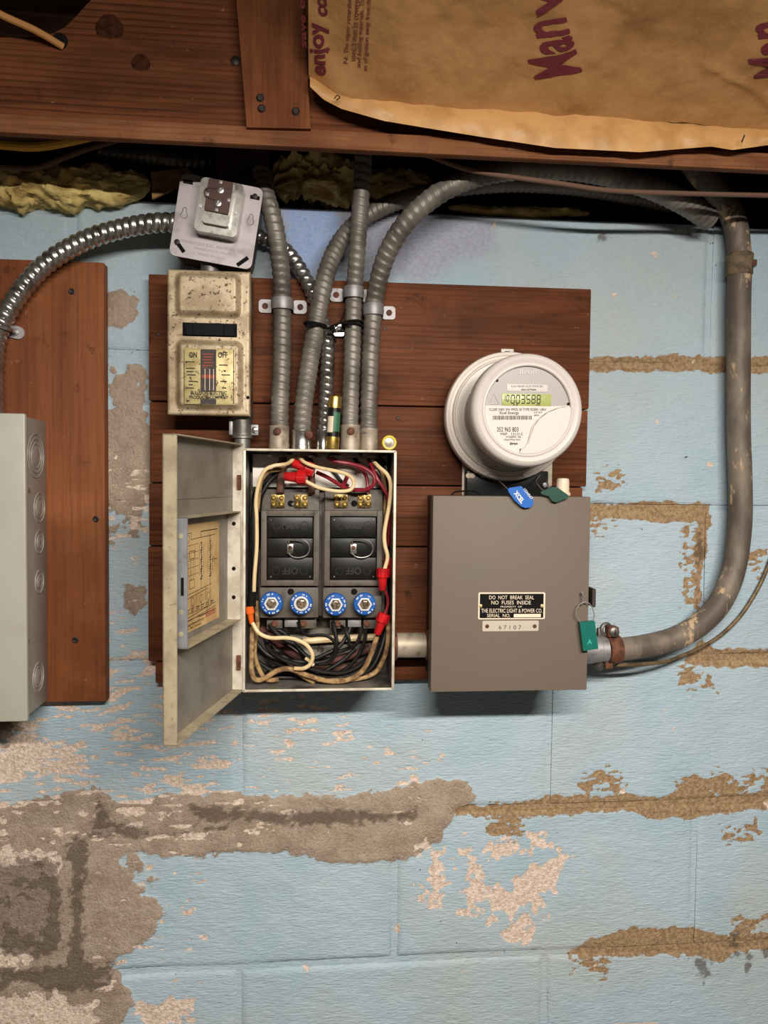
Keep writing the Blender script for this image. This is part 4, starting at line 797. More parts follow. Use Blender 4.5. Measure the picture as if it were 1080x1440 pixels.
a, b = W(262, 455, SB), W(330, 473, SB)
pts = [(a.x, a.z), (a.x+0.024, a.z+0.0003), (a.x+0.040, a.z+0.0012), (b.x-0.004, a.z-0.0005), (b.x, a.z-0.002), (b.x, b.z), (a.x, b.z)]
tg.prism([(x, -SB-0.0035, z) for x, z in pts], (0, 0.0052, 0)); obj('toggle', tg, mat('toggle_black', (13, 12, 12), 0.6, spec=0.12), t, 30)
for px in (272, 316): q = W(px, 464, SB+0.004); obj('toggle_rib', MB().box(q.x-0.0012, q.x+0.0012, -SB-0.0052, -SB-0.0034, b.z+0.001, a.z-0.001, 0.0004), MATS['toggle_black'], t)
LD = SB+0.0082
a, b = W(257.5, 489, LD), W(330, 570, LD)
lp = obj('label_plate', MB().box(a.x, b.x, -LD+0.0012, -LD, b.z, a.z, 0.0002), M_labelbrass, t)
def lbl(x0, y0, x1, y1, d=0.0003): q, r = W(x0, y0, LD), W(x1, y1, LD); return (q.x, r.x, -LD-d+0.0002, -LD-d, r.z, q.z)
obj('dark_column', MB().box(*lbl(282, 491, 304, 551)), mat('label_dark', (44, 34, 30), 0.6, 0, (84, 50, 36), 120, (0.5, 0.7)), lp, 0)
obj('dark_column', MB().box(*lbl(282, 561, 304, 569)), MATS['label_dark'], lp, 0)
tx = MB()
for s_, q in (('ON', (266, 495, 277, 503)), ('OFF', (306.5, 495, 320, 503)), ('BULLDOG ELECTRIC', (268, 550, 319, 555)), ('PRODUCTS COMPANY', (266, 556, 321, 561))): ptext(tx, s_, *q, LD+0.0007, bold=0.02)
for (x0, y0, x1, y1) in ((259, 490.5, 281, 491.2), (305, 490.5, 329, 491.2), (259, 568, 281, 568.7), (305, 568, 329, 568.7), (258.8, 492, 259.5, 568), (328.3, 492, 329, 568)): tx.box(*lbl(x0, y0, x1, y1, 0.0006))
random.seed(3)
for x0, x1 in ((261, 279), (308, 325)):
    for k in range(9):
        y = 508+k*4.6
        if random.random() < 0.75: n = random.randint(1, 3); a0 = x0+random.random()*5; tx.box(*lbl(a0, y, a0+3+n*3, y+1.6, 0.0006))
obj('lettering', tx, M_ink, lp, 0)
tx = MB()
for k in range(5): tx.box(*lbl(285+k % 2, 497+k*4, 300-k % 3, 499+k*4, 0.0006))
tx.box(*lbl(284, 527, 302, 532, 0.0006)); obj('red_lettering', tx, mat('label_red', (150, 66, 40), 0.7), lp, 0)
tx = MB()
for x in (288, 294.5, 300): tx.box(*lbl(x, 519, x+0.8, 549, 0.0008))
obj('white_lines', tx, M_platelet, lp, 0)
q = W(348.5, 559, SB); obj('cover_screw', MB().lathe([(0.0022, -0.0005), (0.0022, 0.0006), (0.0008, 0.0008)], q, n=12), M_dirt, t)
q = W(341, 584, 0.052)
b = thing('conduit_connector', 'clamp connector below the switch box leading down behind the door', 'connector', tuple(q-Vector((0, 0, 0.042))))
obj('sleeve', MB().lathe([(0.014, 0.003), (0.014, -0.004), (0.0128, -0.005), (0.0128, -0.026), (0.0138, -0.027), (0.0138, -0.030), (0.0105, -0.031), (0.0105, -0.046)], q, (0, 0, 1), 24), M_steel, b)
ls = MB().box(q.x-0.017, q.x-0.012, q.y-0.004, q.y+0.004, q.z-0.026, q.z-0.004, 0.001).box(q.x+0.011, q.x+0.021, q.y-0.005, q.y+0.005, q.z-0.026, q.z-0.012, 0.001); obj('clamp_ears', ls, M_zinc, b); b.children[-1]['kind'] = 'stuff'
obj('screw', MB().lathe([(0.0042, 0), (0.0042, 0.002), (0.002, 0.003)], (q.x+0.0165, q.y-0.005, q.z-0.019), n=14), M_bright, b)

# ---------------------------------------------------------------- square outlet box, tilted
OC = W(304.5, 312, 0.072); ang = math.radians(8.6)
t = thing('outlet_box', 'tilted square metal outlet box with a raised brown receptacle', 'outlet box', tuple(OC), (0, ang, 0)); Rm = XF[t.name]; Ri = Rm.inverted()
def L(px, py, d): p = Ri @ W(px, py, d); return p
S = 0.0515
def rrect(x0, x1, z0, z1, r, y, n=6):
    out = []
    for cx, cz, a0 in ((x1-r, z1-r, 0), (x0+r, z1-r, 90), (x0+r, z0+r, 180), (x1-r, z0+r, 270)):
        for k in range(n+1): a = math.radians(a0+90*k/n); out.append((cx+r*math.cos(a), y, cz+r*math.sin(a)))
    return out
obj('box', MB().prism(rrect(-S+0.002, S-0.002, -S+0.002, S-0.002, 0.012, 0.001), (0, 0.045, 0)), mat('outlet_box_steel', (92, 88, 84), 0.5, 0.6, (60, 54, 48), 50), t, 40, local=True)
cp = obj('cover_plate', MB().prism(rrect(-S, S, -S, S, 0.008, -0.0012), (0, 0.0020, 0)), M_plate, t, 40, local=True)
f0 = L(305, 290, 0.095); bx0, bx1, bz0, bz1 = -0.0265, 0.0275, -0.0205, 0.0515
a = L(274, 326, 0.094); b_ = L(336, 333, 0.094); c_ = L(281, 249, 0.094); e = L(340, 258, 0.094)
bx0, bx1 = (a.x+c_.x)/2, (b_.x+e.x)/2; bz0, bz1 = (a.z+b_.z)/2, (c_.z+e.z)/2
rs = obj('raised_ring', MB().prism(rrect(bx0, bx1, bz0, bz1, 0.006, -0.0225), (0, 0.022, 0)), M_bright, t, 40, local=True)
ix0, ix1, iz0, iz1 = bx0+0.009, bx1-0.0095, bz0+0.009, bz1-0.003
obj('raised_dome', MB().prism(rrect(ix0, ix1, iz0, iz1, 0.005, -0.030), (0, 0.009, 0)), M_bright, rs, 40, local=True)
rc = obj('receptacle', MB().prism(rrect(ix0+0.002, ix1-0.002, iz0+0.014, iz1-0.001, 0.002, -0.0335), (0, 0.005, 0)), M_brownrec, t, 40, local=True)
cxm, czm = (ix0+ix1)/2, (iz0+iz1)/2+0.008
for dx, dz in ((0.001, 0.006), (0.0005, -0.010)): obj('slot_screw', MB().lathe([(0.0042, 0), (0.0042, 0.0012), (0.0024, 0.0016), (0.0016, 0.0004)], (cxm+dx, -0.0335, czm+dz), n=14), M_bright, rc, local=True)
for dx, dz in ((0.0, iz1-czm-0.0035), (0.0, iz0+0.0165-czm), (-0.0135, -0.002), (0.0125, -0.004)): obj('contact', MB().box(cxm+dx-0.002, cxm+dx+0.002, -0.0345, -0.033, czm+dz-0.002, czm+dz+0.002, 0.0003), M_zinc, rc, local=True)
pt = [Vector((cxm-0.002, -0.0338, czm+0.007)), Vector((cxm-0.010, -0.0345, czm+0.0065)), Vector((cxm-0.016, -0.034, czm+0.004)), Vector((cxm-0.0175, -0.033, czm-0.001)), Vector((cxm-0.013, -0.0345, czm-0.0055)), Vector((cxm-0.003, -0.0338, czm-0.0065))]
obj('copper_strand', MB().tube(spline(pt, 0.002), 0.0009, 6), M_brown, rc, local=True)
for x in (bx0+0.0045, bx1-0.0048): obj('rivet', MB().lathe([(0.0026, 0), (0.0024, 0.0012), (0.001, 0.0018)], (x, -0.0225, (bz0+bz1)/2-0.003), n=14), M_wht, rs, local=True)
for x, z, a0 in ((-S+0.012, -S+0.0125, 45), (S-0.012, -S+0.0085, -45), (-S+0.010, S-0.010, 0), (S-0.009, S-0.013, 0)):
    ca, sa = math.cos(math.radians(a0)), math.sin(math.radians(a0)); m_ = MB(); l_ = 0.0085 if a0 else 0.006
    m_.prism([(x+(-l_)*ca-0.0024*sa*(1), -0.0016, z+l_*sa-0.0024*ca), (x+l_*ca-0.0024*sa, -0.0016, z-l_*sa-0.0024*ca), (x+l_*ca+0.0024*sa, -0.0016, z-l_*sa+0.0024*ca), (x-l_*ca+0.0024*sa, -0.0016, z+l_*sa+0.0024*ca)], (0, 0.0006, 0)); sl_ = obj('slot', m_, M_dirt, cp, local=True)
for x, z in ((-S+0.008, -S+0.017), (S-0.009, S-0.012)): obj('slot_screw', MB().lathe([(0.0034, 0), (0.0034, 0.0024), (0.0015, 0.003)], (x, -0.0012, z), n=12), M_nail, cp, local=True)
for x, z in ((-S+0.011, 0.0005), (S-0.010, 0.008)):
    pts = [(x+0.0042*math.sin(a_), -0.0014, z+0.0042*math.cos(a_)) for a_ in [math.radians(35+k*29) for k in range(11)]]+[(x-0.0022, -0.0014, z+0.008), (x, -0.0014, z+0.0095), (x+0.0022, -0.0014, z+0.008)]
    obj('keyhole', MB().tube([Vector(p) for p in pts+[pts[0]]], 0.0005, 5), M_zinc, cp, local=True)
tx = MB()
for s_, x0, x1, z0_, z1_ in (('MINNEAPOLIS ELEC. PARTS MFG. CO.', -0.040, 0.040, -0.0332, -0.0295), ('MINNEAPOLIS, MINN.', -0.022, 0.024, -0.0395, -0.0358), ('MADE IN U.S.A.', -0.016, 0.018, -0.0452, -0.0418)):
    text(tx, s_, lambda u, v: (x0+(x1-x0)*u, -0.00135, z0_+(z1_-z0_)*v))
obj('stamped_lettering', tx, mat('stamp_grey', (150, 140, 140), 0.6, 0.3), cp, 0, local=True)
q = W(296, 377, 0.05); single('conduit_nipple', MB().lathe([(0.0125, -0.01), (0.0125, 0.012)], q, (0, 0, 1), 20), M_steel, 'short round nipple joining the outlet box to the switch box', 'nipple')

# ---------------------------------------------------------------- conduits
def conduit(label, m, r, pitch, amp, kind, pts, r1=None):
    return single('flexible_conduit', flex(MB(), [W(x, y, d) for x, y, d in pts], r, pitch, amp, kind, r1=r1), m, label, 'conduit', 'flexible conduits')
conduit('dull flexible conduit at the door end of the row, strapped to the backboard', M_steel_old, 0.0126, 0.0098, 0.0014, 'saw', [(393, 606, 0.060), (394, 560, 0.056), (396.5, 500, 0.047), (397, 430, 0.038), (396, 390, 0.046), (391, 345, 0.058), (383, 305, 0.060), (374, 275, 0.055), (367, 240, 0.045)])
conduit('dull flexible conduit crossing diagonally behind the straight vertical conduit', M_steel_old, 0.0124, 0.0088, 0.0013, 'saw', [(424, 612, 0.060), (427, 570, 0.062), (434, 520, 0.064), (444, 460, 0.066), (452, 415, 0.064), (463, 372, 0.052), (482, 335, 0.038), (512, 306, 0.026), (550, 286, 0.022), (600, 272, 0.022), (650, 263, 0.022), (720, 258, 0.02), (800, 262, 0.012), (880, 274, 0.0), (950, 288, -0.01), (1010, 300, -0.02)])
conduit('thin shiny flexible conduit running up to the outlet box', M_bright, 0.0100, 0.0098, 0.0021, 'round', [(456, 612, 0.060), (458, 570, 0.050), (460, 520, 0.042), (460, 480, 0.037), (452, 445, 0.034), (436, 405, 0.0345), (418, 372, 0.032), (400, 350, 0.026), (378, 338, 0.022), (360, 331, 0.024)])
conduit('straight vertical dull flexible conduit rising into the joist gap', M_steel_old, 0.0118, 0.0100, 0.0012, 'saw', [(492, 606, 0.060), (493, 560, 0.056), (495.5, 500, 0.047), (497, 430, 0.038), (499, 400, 0.040), (503, 340, 0.055), (508, 270, 0.064), (511, 220, 0.068), (514, 150, 0.072), (516, 60, 0.075)])
conduit('large flexible conduit arching under the joist to the far pipe', M_steel_old, 0.0118, 0.0105, 0.0014, 'saw', [(518, 612, 0.060), (519, 560, 0.056), (521, 500, 0.047), (525, 440, 0.038), (530, 405, 0.044), (543, 360, 0.062), (567, 318, 0.080), (602, 283, 0.092), (645, 257, 0.100), (700, 241, 0.104), (770, 236, 0.100), (840, 243, 0.092), (910, 262, 0.08), (960, 284, 0.065), (998, 308, 0.045)], r1=0.0158)
conduit('bright flexible conduit curving from the outlet box over the orange brown board', M_bright, 0.0128, 0.0098, 0.0024, 'round', [(248, 313, 0.055), (215, 314, 0.056), (170, 322, 0.052), (120, 338, 0.05), (70, 367, 0.046), (35, 402, 0.042), (10, 440, 0.039), (-6, 480, 0.038), (-10, 530, 0.044), (-10, 575, 0.055), (-10, 600, 0.058)])
def lug(px0, py0, px1, py1, hx, hy, label, screw=False):
    "flat strap ear on the backboard"
    a, b = W(px0, py0, BD+0.002), W(px1, py1, BD+0.002); cz = (a.z+b.z)/2
    return a, b
def strap(label, cx, cy, r, ears, dc):
    c = W(cx, cy, dc); g = thing('conduit_strap', label, 'strap', (c.x, -BD, c.z-0.008), group='conduit straps'); P = []
    for s_ in (-0.0075, -0.003, 0.003, 0.0075):
        row = []
        for k in range(15):
            a = math.pi*k/14; rr_ = r+0.0016+0.0006*(1 if abs(s_) < 0.005 else 0); row.append(Vector((c.x+rr_*math.cos(a), min(-BD-0.001, c.y-rr_*math.sin(a)) if a not in (0, math.pi) else -BD-0.001, c.z+s_)))
        P.append(row)
    P2 = MB().grid(P); obj('saddle', P2, M_zinc, g, 50)
    for sgn in ears:
        x0, x1 = c.x+sgn*(r+0.0005), c.x+sgn*(r+0.019); lo_, hi_ = min(x0, x1), max(x0, x1)
        ol = rrect(lo_, hi_, c.z-0.0088, c.z+0.0088, 0.0045, -BD-0.0032); obj('ear', MB().prism(ol, (0, 0.0024, 0)), M_zinc, g, 40)
        obj('screw', MB().lathe([(0.0040, 0), (0.0040, 0.0016), (0.0018, 0.0024)], (c.x+sgn*(r+0.0105), -BD-0.0032, c.z), n=12), M_rust, g)
strap('two eared strap over the conduit at the door end of the row', 397, 428, 0.0128, (-1, 1), 0.038)
strap('two eared strap over the straight vertical conduit', 497, 412, 0.0120, (-1, 1), 0.039)
strap('one eared strap over the arching conduit', 525, 436, 0.0120, (1,), 0.039)
g = thing('conduit_clip', 'small bright one hole clip with a cross screw beside the wire tie', 'clip', tuple(W(473, 470, BD)))
a = W(461, 455, 0.03); b = W(484, 473, 0.03); obj('ear', MB().prism(rrect(a.x+0.008, b.x, b.z, a.z, 0.003, -0.031), (0, 0.0075, 0)), M_bright, g, 40); obj('saddle', MB().ring(W(460, 463, 0.036), 0.0108, 0.0015, (0, 0, 1), 20, 6), M_bright, g)
q = W(477, 463, 0.031); obj('screw', MB().lathe([(0.0044, 0), (0.0044, 0.0014), (0.002, 0.0028)], q, n=14), M_zinc, g)
tie = MB().ring(W(443.5, 457, 0.0665), 0.0142, 0.0016, (0.14, 0, 0.99), 28, 6)
tie.ring(W(495.5, 455, 0.043), 0.0136, 0.0014, (-0.1, 0.1, 0.99), 28, 6); tie.ring(W(495.5, 459, 0.043), 0.0136, 0.0014, (0.05, 0.1, 0.99), 28, 6)
tie.tube(spline([W(430, 460, 0.082), W(448, 455, 0.085), W(460, 462, 0.07), (W(470, 457, 0.06)), W(484, 454, 0.06), W(495, 457, 0.06)], 0.002), 0.0016, 6)
tie.tube(spline([W(464, 464, 0.06), W(476, 456, 0.062), W(482, 446, 0.062), W(486, 434, 0.06)], 0.002), 0.0011, 6); tie.tube(spline([W(460, 470, 0.055), W(468, 472, 0.058), W(472, 482, 0.055)], 0.002), 0.0018, 6)
single('wire_tie', tie, M_dirt, 'black wire tie twisted around the diagonal and straight vertical conduits', 'wire tie')
# connectors on top of the fuse box
def connector(px, r, y0, m, label, screw=None, dc=0.060):
    base = W(px, 633, dc); base.z = PZ1+0.0005; top = W(px, y0, dc).z; g = thing('conduit_connector', label, 'connector', tuple(base), group='conduit connectors on the fuse box'); hgt = top-base.z
    obj('sleeve', MB().lathe([(r*1.02, 0), (r*1.04, hgt*0.25), (r, hgt*0.3), (r, hgt*0.9), (r*1.03, hgt*0.92), (r*1.03, hgt), (r*0.85, hgt)], base, (0, 0, 1), 26), m, g)
    if screw: obj('screw', MB().lathe([(0.0052, -0.002), (0.0050, 0.0015), (0.0038, 0.0018), (0.0038, 0.0034), (0.0015, 0.004)], (base.x+screw[0], base.y-r, base.z+hgt*0.75), n=14), screw[1], g)
    obj('bushing', MB().lathe([(r*1.25, -0.0022), (r*1.25, -0.006), (r*1.05, -0.0085), (r*0.7, -0.0085)], base, (0, 0, 1), 20), M_steel, g)
connector(392.5, 0.0128, 599, M_beige, 'beige conduit connector with rusty screw at the door end', (-0.002, M_rust)); connector(424, 0.0126, 605, M_bright, 'shiny conduit connector between the two beige screwed ones', (0.0095, M_rust))
connector(455, 0.0100, 605, M_bright, 'small shiny conduit connector behind the cartridge fuse'); connector(492.5, 0.0130, 598, M_beige, 'beige conduit connector with rusty screw beside the cartridge fuse', (0.0, M_rust)); connector(519, 0.0116, 603, M_beige, 'plain beige conduit connector nearest the yellow rimmed fuse')
# cartridge fuse and spare plug fuse standing on the fuse box
q = W(467, 628, 0.090); q.z = PZ1+0.0012; ax = (W(471.5, 553, 0.0895)-W(467, 628, 0.090)).normalized(); LL = (W(471.5, 553, 0.09)-W(467, 628, 0.09)).length
g = thing('cartridge_fuse', 'brass capped cartridge fuse with green label standing on the fuse box', 'fuse', tuple(q)); r = 0.0084
obj('cap', MB().lathe([(r*0.6, 0), (r*0.97, 0.0006), (r*1.02, 0.002), (r*1.02, LL*0.24)], q, ax, 22), M_brass, g); obj('cap', MB().lathe([(r*1.02, LL*0.78), (r*1.02, LL*0.97), (r*0.95, LL), (r*0.3, LL)], q, ax, 22), M_brass, g)
obj('tube', MB().lathe([(r*0.93, LL*0.2), (r*0.93, LL*0.8)], q, ax, 22), M_black, g)
def arc(m, a0, a1, h0, h1, nm):
    s1 = Vector((1, 0, 0)); s1 = (s1-ax*s1.dot(ax)).normalized(); s2 = ax.cross(s1); P = []
    for h_ in (h0, h1): P.append([q+ax*LL*h_+(s1*math.cos(math.radians(a_))+s2*math.sin(math.radians(a_)))*r*0.955 for a_ in np.linspace(a0, a1, 10)])
    obj(nm, MB().grid(P), m, g)
arc(M_fuseg, -5, -95, 0.34, 0.70, 'green_label'); arc(M_platelet, -95, -165, 0.32, 0.62, 'cream_label')
q = W(547, 624, 0.088); q.z = PZ1+0.0014+0.0098
g = thing('spare_plug_fuse', 'yellow rimmed spare plug fuse lying on top of the fuse box', 'fuse', tuple(q))
obj('rim', MB().lathe([(0.0062, -0.001), (0.0094, 0), (0.0094, 0.004), (0.0082, 0.0054), (0.0066, 0.005), (0.0064, 0.003)], q, n=28, cap=False), M_yellow, g); obj('window', MB().lathe([(0.0066, 0.001), (0.0064, 0.0036), (0.003, 0.0042), (0.0003, 0.0043)], q, n=24), mat('mica_window', (176, 168, 156), 0.35, 0.2, (140, 128, 112), 220), g)
obj('screw_shell', MB().lathe([(0.0066, -0.018), (0.0072, -0.016), (0.0066, -0.013), (0.0072, -0.010), (0.0066, -0.007), (0.0072, -0.004), (0.0066, 0)], q, n=20), M_brass, g)

# ---------------------------------------------------------------- meter socket, meter, cabinet
g = thing('meter_socket', 'black meter terminal block on a white plate under the round meter', 'meter socket', tuple(W(712, 699, 0.03)))
obj('plate', MB().pbox(650, 636, 776.5, 699, BD, 0.0245, 0.0006), M_hinge, g); obj('terminal_block', MB().pbox(656, 662, 771, 699, 0.0245, 0.043, 0.0015), M_black, g)
for px, py in ((658.5, 669), (664, 669)): obj('screw', MB().lathe([(0.0038, 0), (0.0036, 0.002), (0.001, 0.0028)], W(px, py, 0.043), n=12), M_platelet, g)
obj('screw', MB().lathe([(0.0036, 0), (0.0034, 0.002), (0.001, 0.0028)], W(766, 682, 0.043), n=12), M_zinc, g); obj('bus_bar', MB().pbox(676, 664, 745, 672, 0.043, 0.047, 0.0006), mat('dull_bus', (120, 112, 104), 0.5, 0.4), g)
MC = Vector((0.2545, 0, 1.5885)); 
g = meter = thing('electric_meter', 'round white electric meter with a green number display', 'meter', (MC.x, -0.05, MC.z-0.085))
obj('back_ring', MB().lathe([(0.060, 0.030), (0.0835, 0.032), (0.0835, 0.044), (0.060, 0.045)], MC, n=64), M_mgrey, g)
obj('base_ring', MB().lathe([(0.070, 0.046), (0.0845, 0.046), (0.0858, 0.050), (0.0858, 0.060), (0.0845, 0.0635), (0.0805, 0.0648), (0.0795, 0.0625), (0.0770, 0.0632), (0.0755, 0.068), (0.0742, 0.0685), (0.0725, 0.066)], MC, n=72), M_whitering, g)
obj('inner_body', MB().lathe([(0.071, 0.047), (0.0665, 0.056), (0.0610, 0.060), (0.0600, 0.126)], MC, n=64), M_mgrey, g)
obj('clear_cover', MB().lathe([(0.0735, 0.066), (0.0700, 0.070), (0.0680, 0.128), (0.0668, 0.128), (0.0688, 0.071), (0.0722, 0.0655)], MC, n=64, cap=False), M_clear, g)
FR = 0.0694
obj('front_bezel', MB().lathe([(0.060, 0.124), (0.0680, 0.125), (FR, 0.129), (FR, 0.143), (0.0682, 0.1495), (0.0655, 0.1535), (0.0620, 0.1550), (0.0585, 0.1540), (0.0572, 0.1530), (0.0556, 0.1546), (0.0540, 0.1548), (0.0528, 0.1535), (0.0525, 0.1490)], MC, n=72, cap=False), M_white, g)
obj('hanger_tab', MB().box(MC.x-0.009, MC.x+0.0085, -0.05, -0.045, MC.z+0.084, MC.z+0.0915, 0.0012), M_white, g); obj('tab_hole', MB().box(MC.x-0.004, MC.x+0.003, -0.0508, -0.0498, MC.z+0.0845, MC.z+0.0880), M_dirt, g, 0)
for a0 in (250, 285): obj('ring_lug', MB().box(*(lambda c: (c[0]-0.002, c[0]+0.002, -0.0665, -0.06, c[1]-0.002, c[1]+0.002))((MC.x+0.081*math.cos(math.radians(a0)), MC.z+0.081*math.sin(math.radians(a0)))), 0.0005), M_whitering, g)
FD = 0.151
def F(px, py, d=FD): p = W(px, py, d); return p
def circ(a0, a1, r, n=30): return [(MC.x+r*math.cos(math.radians(a0+(a1-a0)*k/n)), MC.z+r*math.sin(math.radians(a0+(a1-a0)*k/n))) for k in range(n+1)]
zsp = F(745, 571.5).z; r_ = 0.0526; asp = math.degrees(math.asin((zsp-MC.z)/r_))
top = [(x, -FD+0.0005, z) for x, z in circ(asp, 180-asp, r_, 40)]
obj('face_plate', MB().prism(top, (0, 0.0015, 0)), M_mface, g, 30)
sc = [(822, 571), (800, 571), (786, 573), (770, 579), (758, 588), (750, 599), (746, 611), (743, 622), (738, 628), (732, 631)]
S3 = [F(x, y, 0.1535) for x, y in sc[1:]]
a_end = math.degrees(math.atan2(S3[-1].z-MC.z, S3[-1].x-MC.x)) % 360
a_st = asp+360
low = [(x, -FD, z) for x, z in circ(180-asp, a_end, r_, 24)]+[(p.x-0.0, -FD, p.z) for p in S3[::-1]]
obj('paper_label', MB().prism(low, (0, 0.0015, 0)), M_mlabel, g, 30)
sw = [(p.x+0.0008, -0.1542, p.z-0.0006) for p in S3]+[(x, -0.1542, z) for x, z in circ(a_end, a_st-1.0, r_, 26)]
obj('swoosh_cover', MB().prism(sw, (0, 0.004, 0)), M_white, g, 30)
obj('swoosh_rim', MB().tube(spline([(p.x, -0.1538, p.z) for p in S3], 0.002), 0.0007, 6), M_whitering, g)
TD = FD+0.0002
lc = F(706, 553), F(775, 571.5)
lcd = obj('display', MB().box(lc[0].x, lc[1].x, -FD-0.0002, -FD+0.002, lc[1].z, lc[0].z, 0.0002), M_lcd, g)
SEG = {'0': 'abcdef', '1': 'bc', '3': 'abgcd', '5': 'afgcd', '8': 'abcdefg'}
def seg7(mb, ch, x0, y0, x1, y1, d, w_=0.13):
    sg = {'a': ((0, 1), (1, 1)), 'b': ((1, 1), (1, .5)), 'c': ((1, .5), (1, 0)), 'd': ((0, 0), (1, 0)), 'e': ((0, .5), (0, 0)), 'f': ((0, 1), (0, .5)), 'g': ((0, .5), (1, .5))}
    for s_ in SEG[ch]:
        (u0, v0), (u1, v1) = sg[s_]; q_ = []
        def pt_(u, v): return F(x0+(x1-x0)*(u+0.10*v), y1+(y0-y1)*v, d)
        if v0 == v1: q_ = [pt_(u0+.06, v0-w_*.35), pt_(u1-.06, v0-w_*.35), pt_(u1-.06, v0+w_*.35), pt_(u0+.06, v0+w_*.35)]
        else: q_ = [pt_(u0-w_*.6, v0-.05), pt_(u0-w_*.6, v1+.05), pt_(u0+w_*.6, v1+.05), pt_(u0+w_*.6, v0-.05)]
        mb.add(q_, [(0, 1, 2, 3)])
dg_ = MB()
for i, ch in enumerate('003588'): seg7(dg_, ch, 718.6+i*7.3, 555.8, 723.2+i*7.3, 567, FD+0.0006, 0.19)
for i, ch in enumerate('10'): seg7(dg_, ch, 707.6+i*4.9, 555.8, 710.4+i*5.0, 564, FD+0.0006, 0.24)
for px in (722, 726): dg_.add([F(px, 568.4, FD+0.0006), F(px+2, 568.4, FD+0.0006), F(px+2, 570, FD+0.0006), F(px, 570, FD+0.0006)], [(0, 1, 2, 3)])
ptext(dg_, 'kWh', 754, 568, 760, 570.5, FD+0.0006); obj('display_digits', dg_, M_ink, lcd, 0)
wl = F(713, 540), F(770, 551.5); lb = obj('white_sticker', MB().box(wl[0].x, wl[1].x, -FD-0.0001, -FD+0.001, wl[1].z, wl[0].z, 0.0003), M_mlabel, g)
tx = MB(); ptext(tx, 'KWH METER SOLID STATE 240', 719, 542, 763, 544.5, TD+0.0003); ptext(tx, '00013579604', 733, 546.6, 754, 549.3, TD+0.0003, bold=0.02); obj('lettering', tx, M_ink2, lb, 0)
tx = MB(); ptext(tx, 'Itron', 730, 519, 754, 526, TD+0.0001, shear=0.2, bold=0.0); obj('logo', tx, M_white, g, 0)
tx = MB(); ptext(tx, 'CL200 240V 3W FM2S 30 TYPE R200S 1.0Kh', 688, 574, 768, 577.5, TD+0.0004); obj('lettering', tx, M_ink2, g, 0)
tx = MB(); ptext(tx, 'Xcel Energy', 702, 578.5, 730, 583.5, TD+0.0004); ptext(tx, '352 965 803', 699, 600.5, 729, 607, TD+0.0004); ptext(tx, 'Itron', 717, 621.5, 728, 625.5, TD+0.0004, shear=0.2, bold=0.03); obj('lettering', tx, M_ink, g, 0)
tx = MB(); ptext(tx, 'MSP   121212', 704, 608.5, 735, 612, TD+0.0004); ptext(tx, 'KYZ60NA  -NL', 712, 612.8, 733, 615.6, TD+0.0004); ptext(tx, 'OpenWay Riva', 709, 616.8, 732, 620, TD+0.0004); ptext(tx, 'CA 0.5', 751, 578.5, 762, 581, TD+0.0004); ptext(tx, '60Hz', 751, 582.5, 758, 585, TD+0.0004); obj('lettering', tx, M_ink2, g, 0)
tx = MB(); x = 693.0; k = 0
while x < 748:
    wd = (0.5, 0.9, 1.3)[int(H(k*7+3)*3) % 3]; p_ = [F(x, 590, TD+0.0004), F(x+wd, 590, TD+0.0004), F(x+wd, 584.5, TD+0.0004), F(x, 584.5, TD+0.0004)]; tx.add(p_, [(0, 1, 2, 3)]); x += wd+0.7+0.5*H(k*13+1); k += 1
obj('barcode', tx, M_ink2, g, 0)
for px, py in ((699, 535), (799, 568)): obj('face_screw', MB().lathe([(0.0016, -0.0005), (0.0016, 0.0008), (0.0006, 0.001)], F(px, py, FD), n=12), M_dirt, g)
a, b, c_ = F(690, 568), F(702, 568), F(694, 553)
obj('warning_triangle', MB().tube([a+Vector((0, -0.0003, 0)), b+Vector((0, -0.0003, 0)), c_+Vector((0, -0.0003, 0)), a+Vector((0, -0.0003, 0))], 0.0003, 4), M_whitering, g)

CD = 0.123
g = cab = thing('meter_cabinet', 'grey brown metal cabinet with black nameplate under the meter', 'cabinet', (0.245, -0.07, 1.236))
CX0, CX1, CZ0_, CZ1_ = 0.1445, 0.3465, 1.2365, 1.4835
obj('body', MB().box(CX0+0.0085, CX1-0.004, -BD, -0.100, CZ0_+0.003, CZ1_-0.001, 0.001), M_cabdark, g)
dr = obj('door', MB().box(CX0, CX1, -0.1005, -CD, CZ0_, CZ1_, 0.0016), M_cab, g, 30)
for z in (1.467, 1.262): obj('hinge', MB().box(CX0+0.0035, CX0+0.0085, -0.088, -0.098, z-0.011, z+0.011, 0.0006), M_hinge, g)
def cq(x0, y0, x1, y1, d0, d1): a, b = W(x0, y0, d1), W(x1, y1, d1); return (a.x, b.x, -d0, -d1, b.z, a.z)
def cpr(x0, y0, x1, y1, d0, d1, r): a, b = W(x0, y0, d1), W(x1, y1, d1); return MB().prism(rrect(a.x, b.x, b.z, a.z, r, -d1), (0, d1-d0, 0))
np_ = obj('nameplate', cpr(672.8, 833.2, 766.2, 870.5, CD-0.0002, CD+0.0010, 0.0018), M_platelet, g, 40); obj('black_field', cpr(675, 835.2, 764, 868.8, CD, CD+0.0012, 0.001), M_plateblack, np_, 40)
ND = CD+0.0015
tx = MB()
for s_, q in (('DO  NOT  BREAK  SEAL', (688, 837.5, 751, 842.8)), ('NO  FUSES  INSIDE', (691, 844.7, 746.5, 850)), ('PROPERTY  OF', (704, 852, 734, 854.4)), ('THE ELECTRIC LIGHT & POWER CO.', (676.8, 856, 762.5, 861.6)), ('SERIAL  NO.', (685, 863.2, 717.5, 868))): ptext(tx, s_, *q, ND)
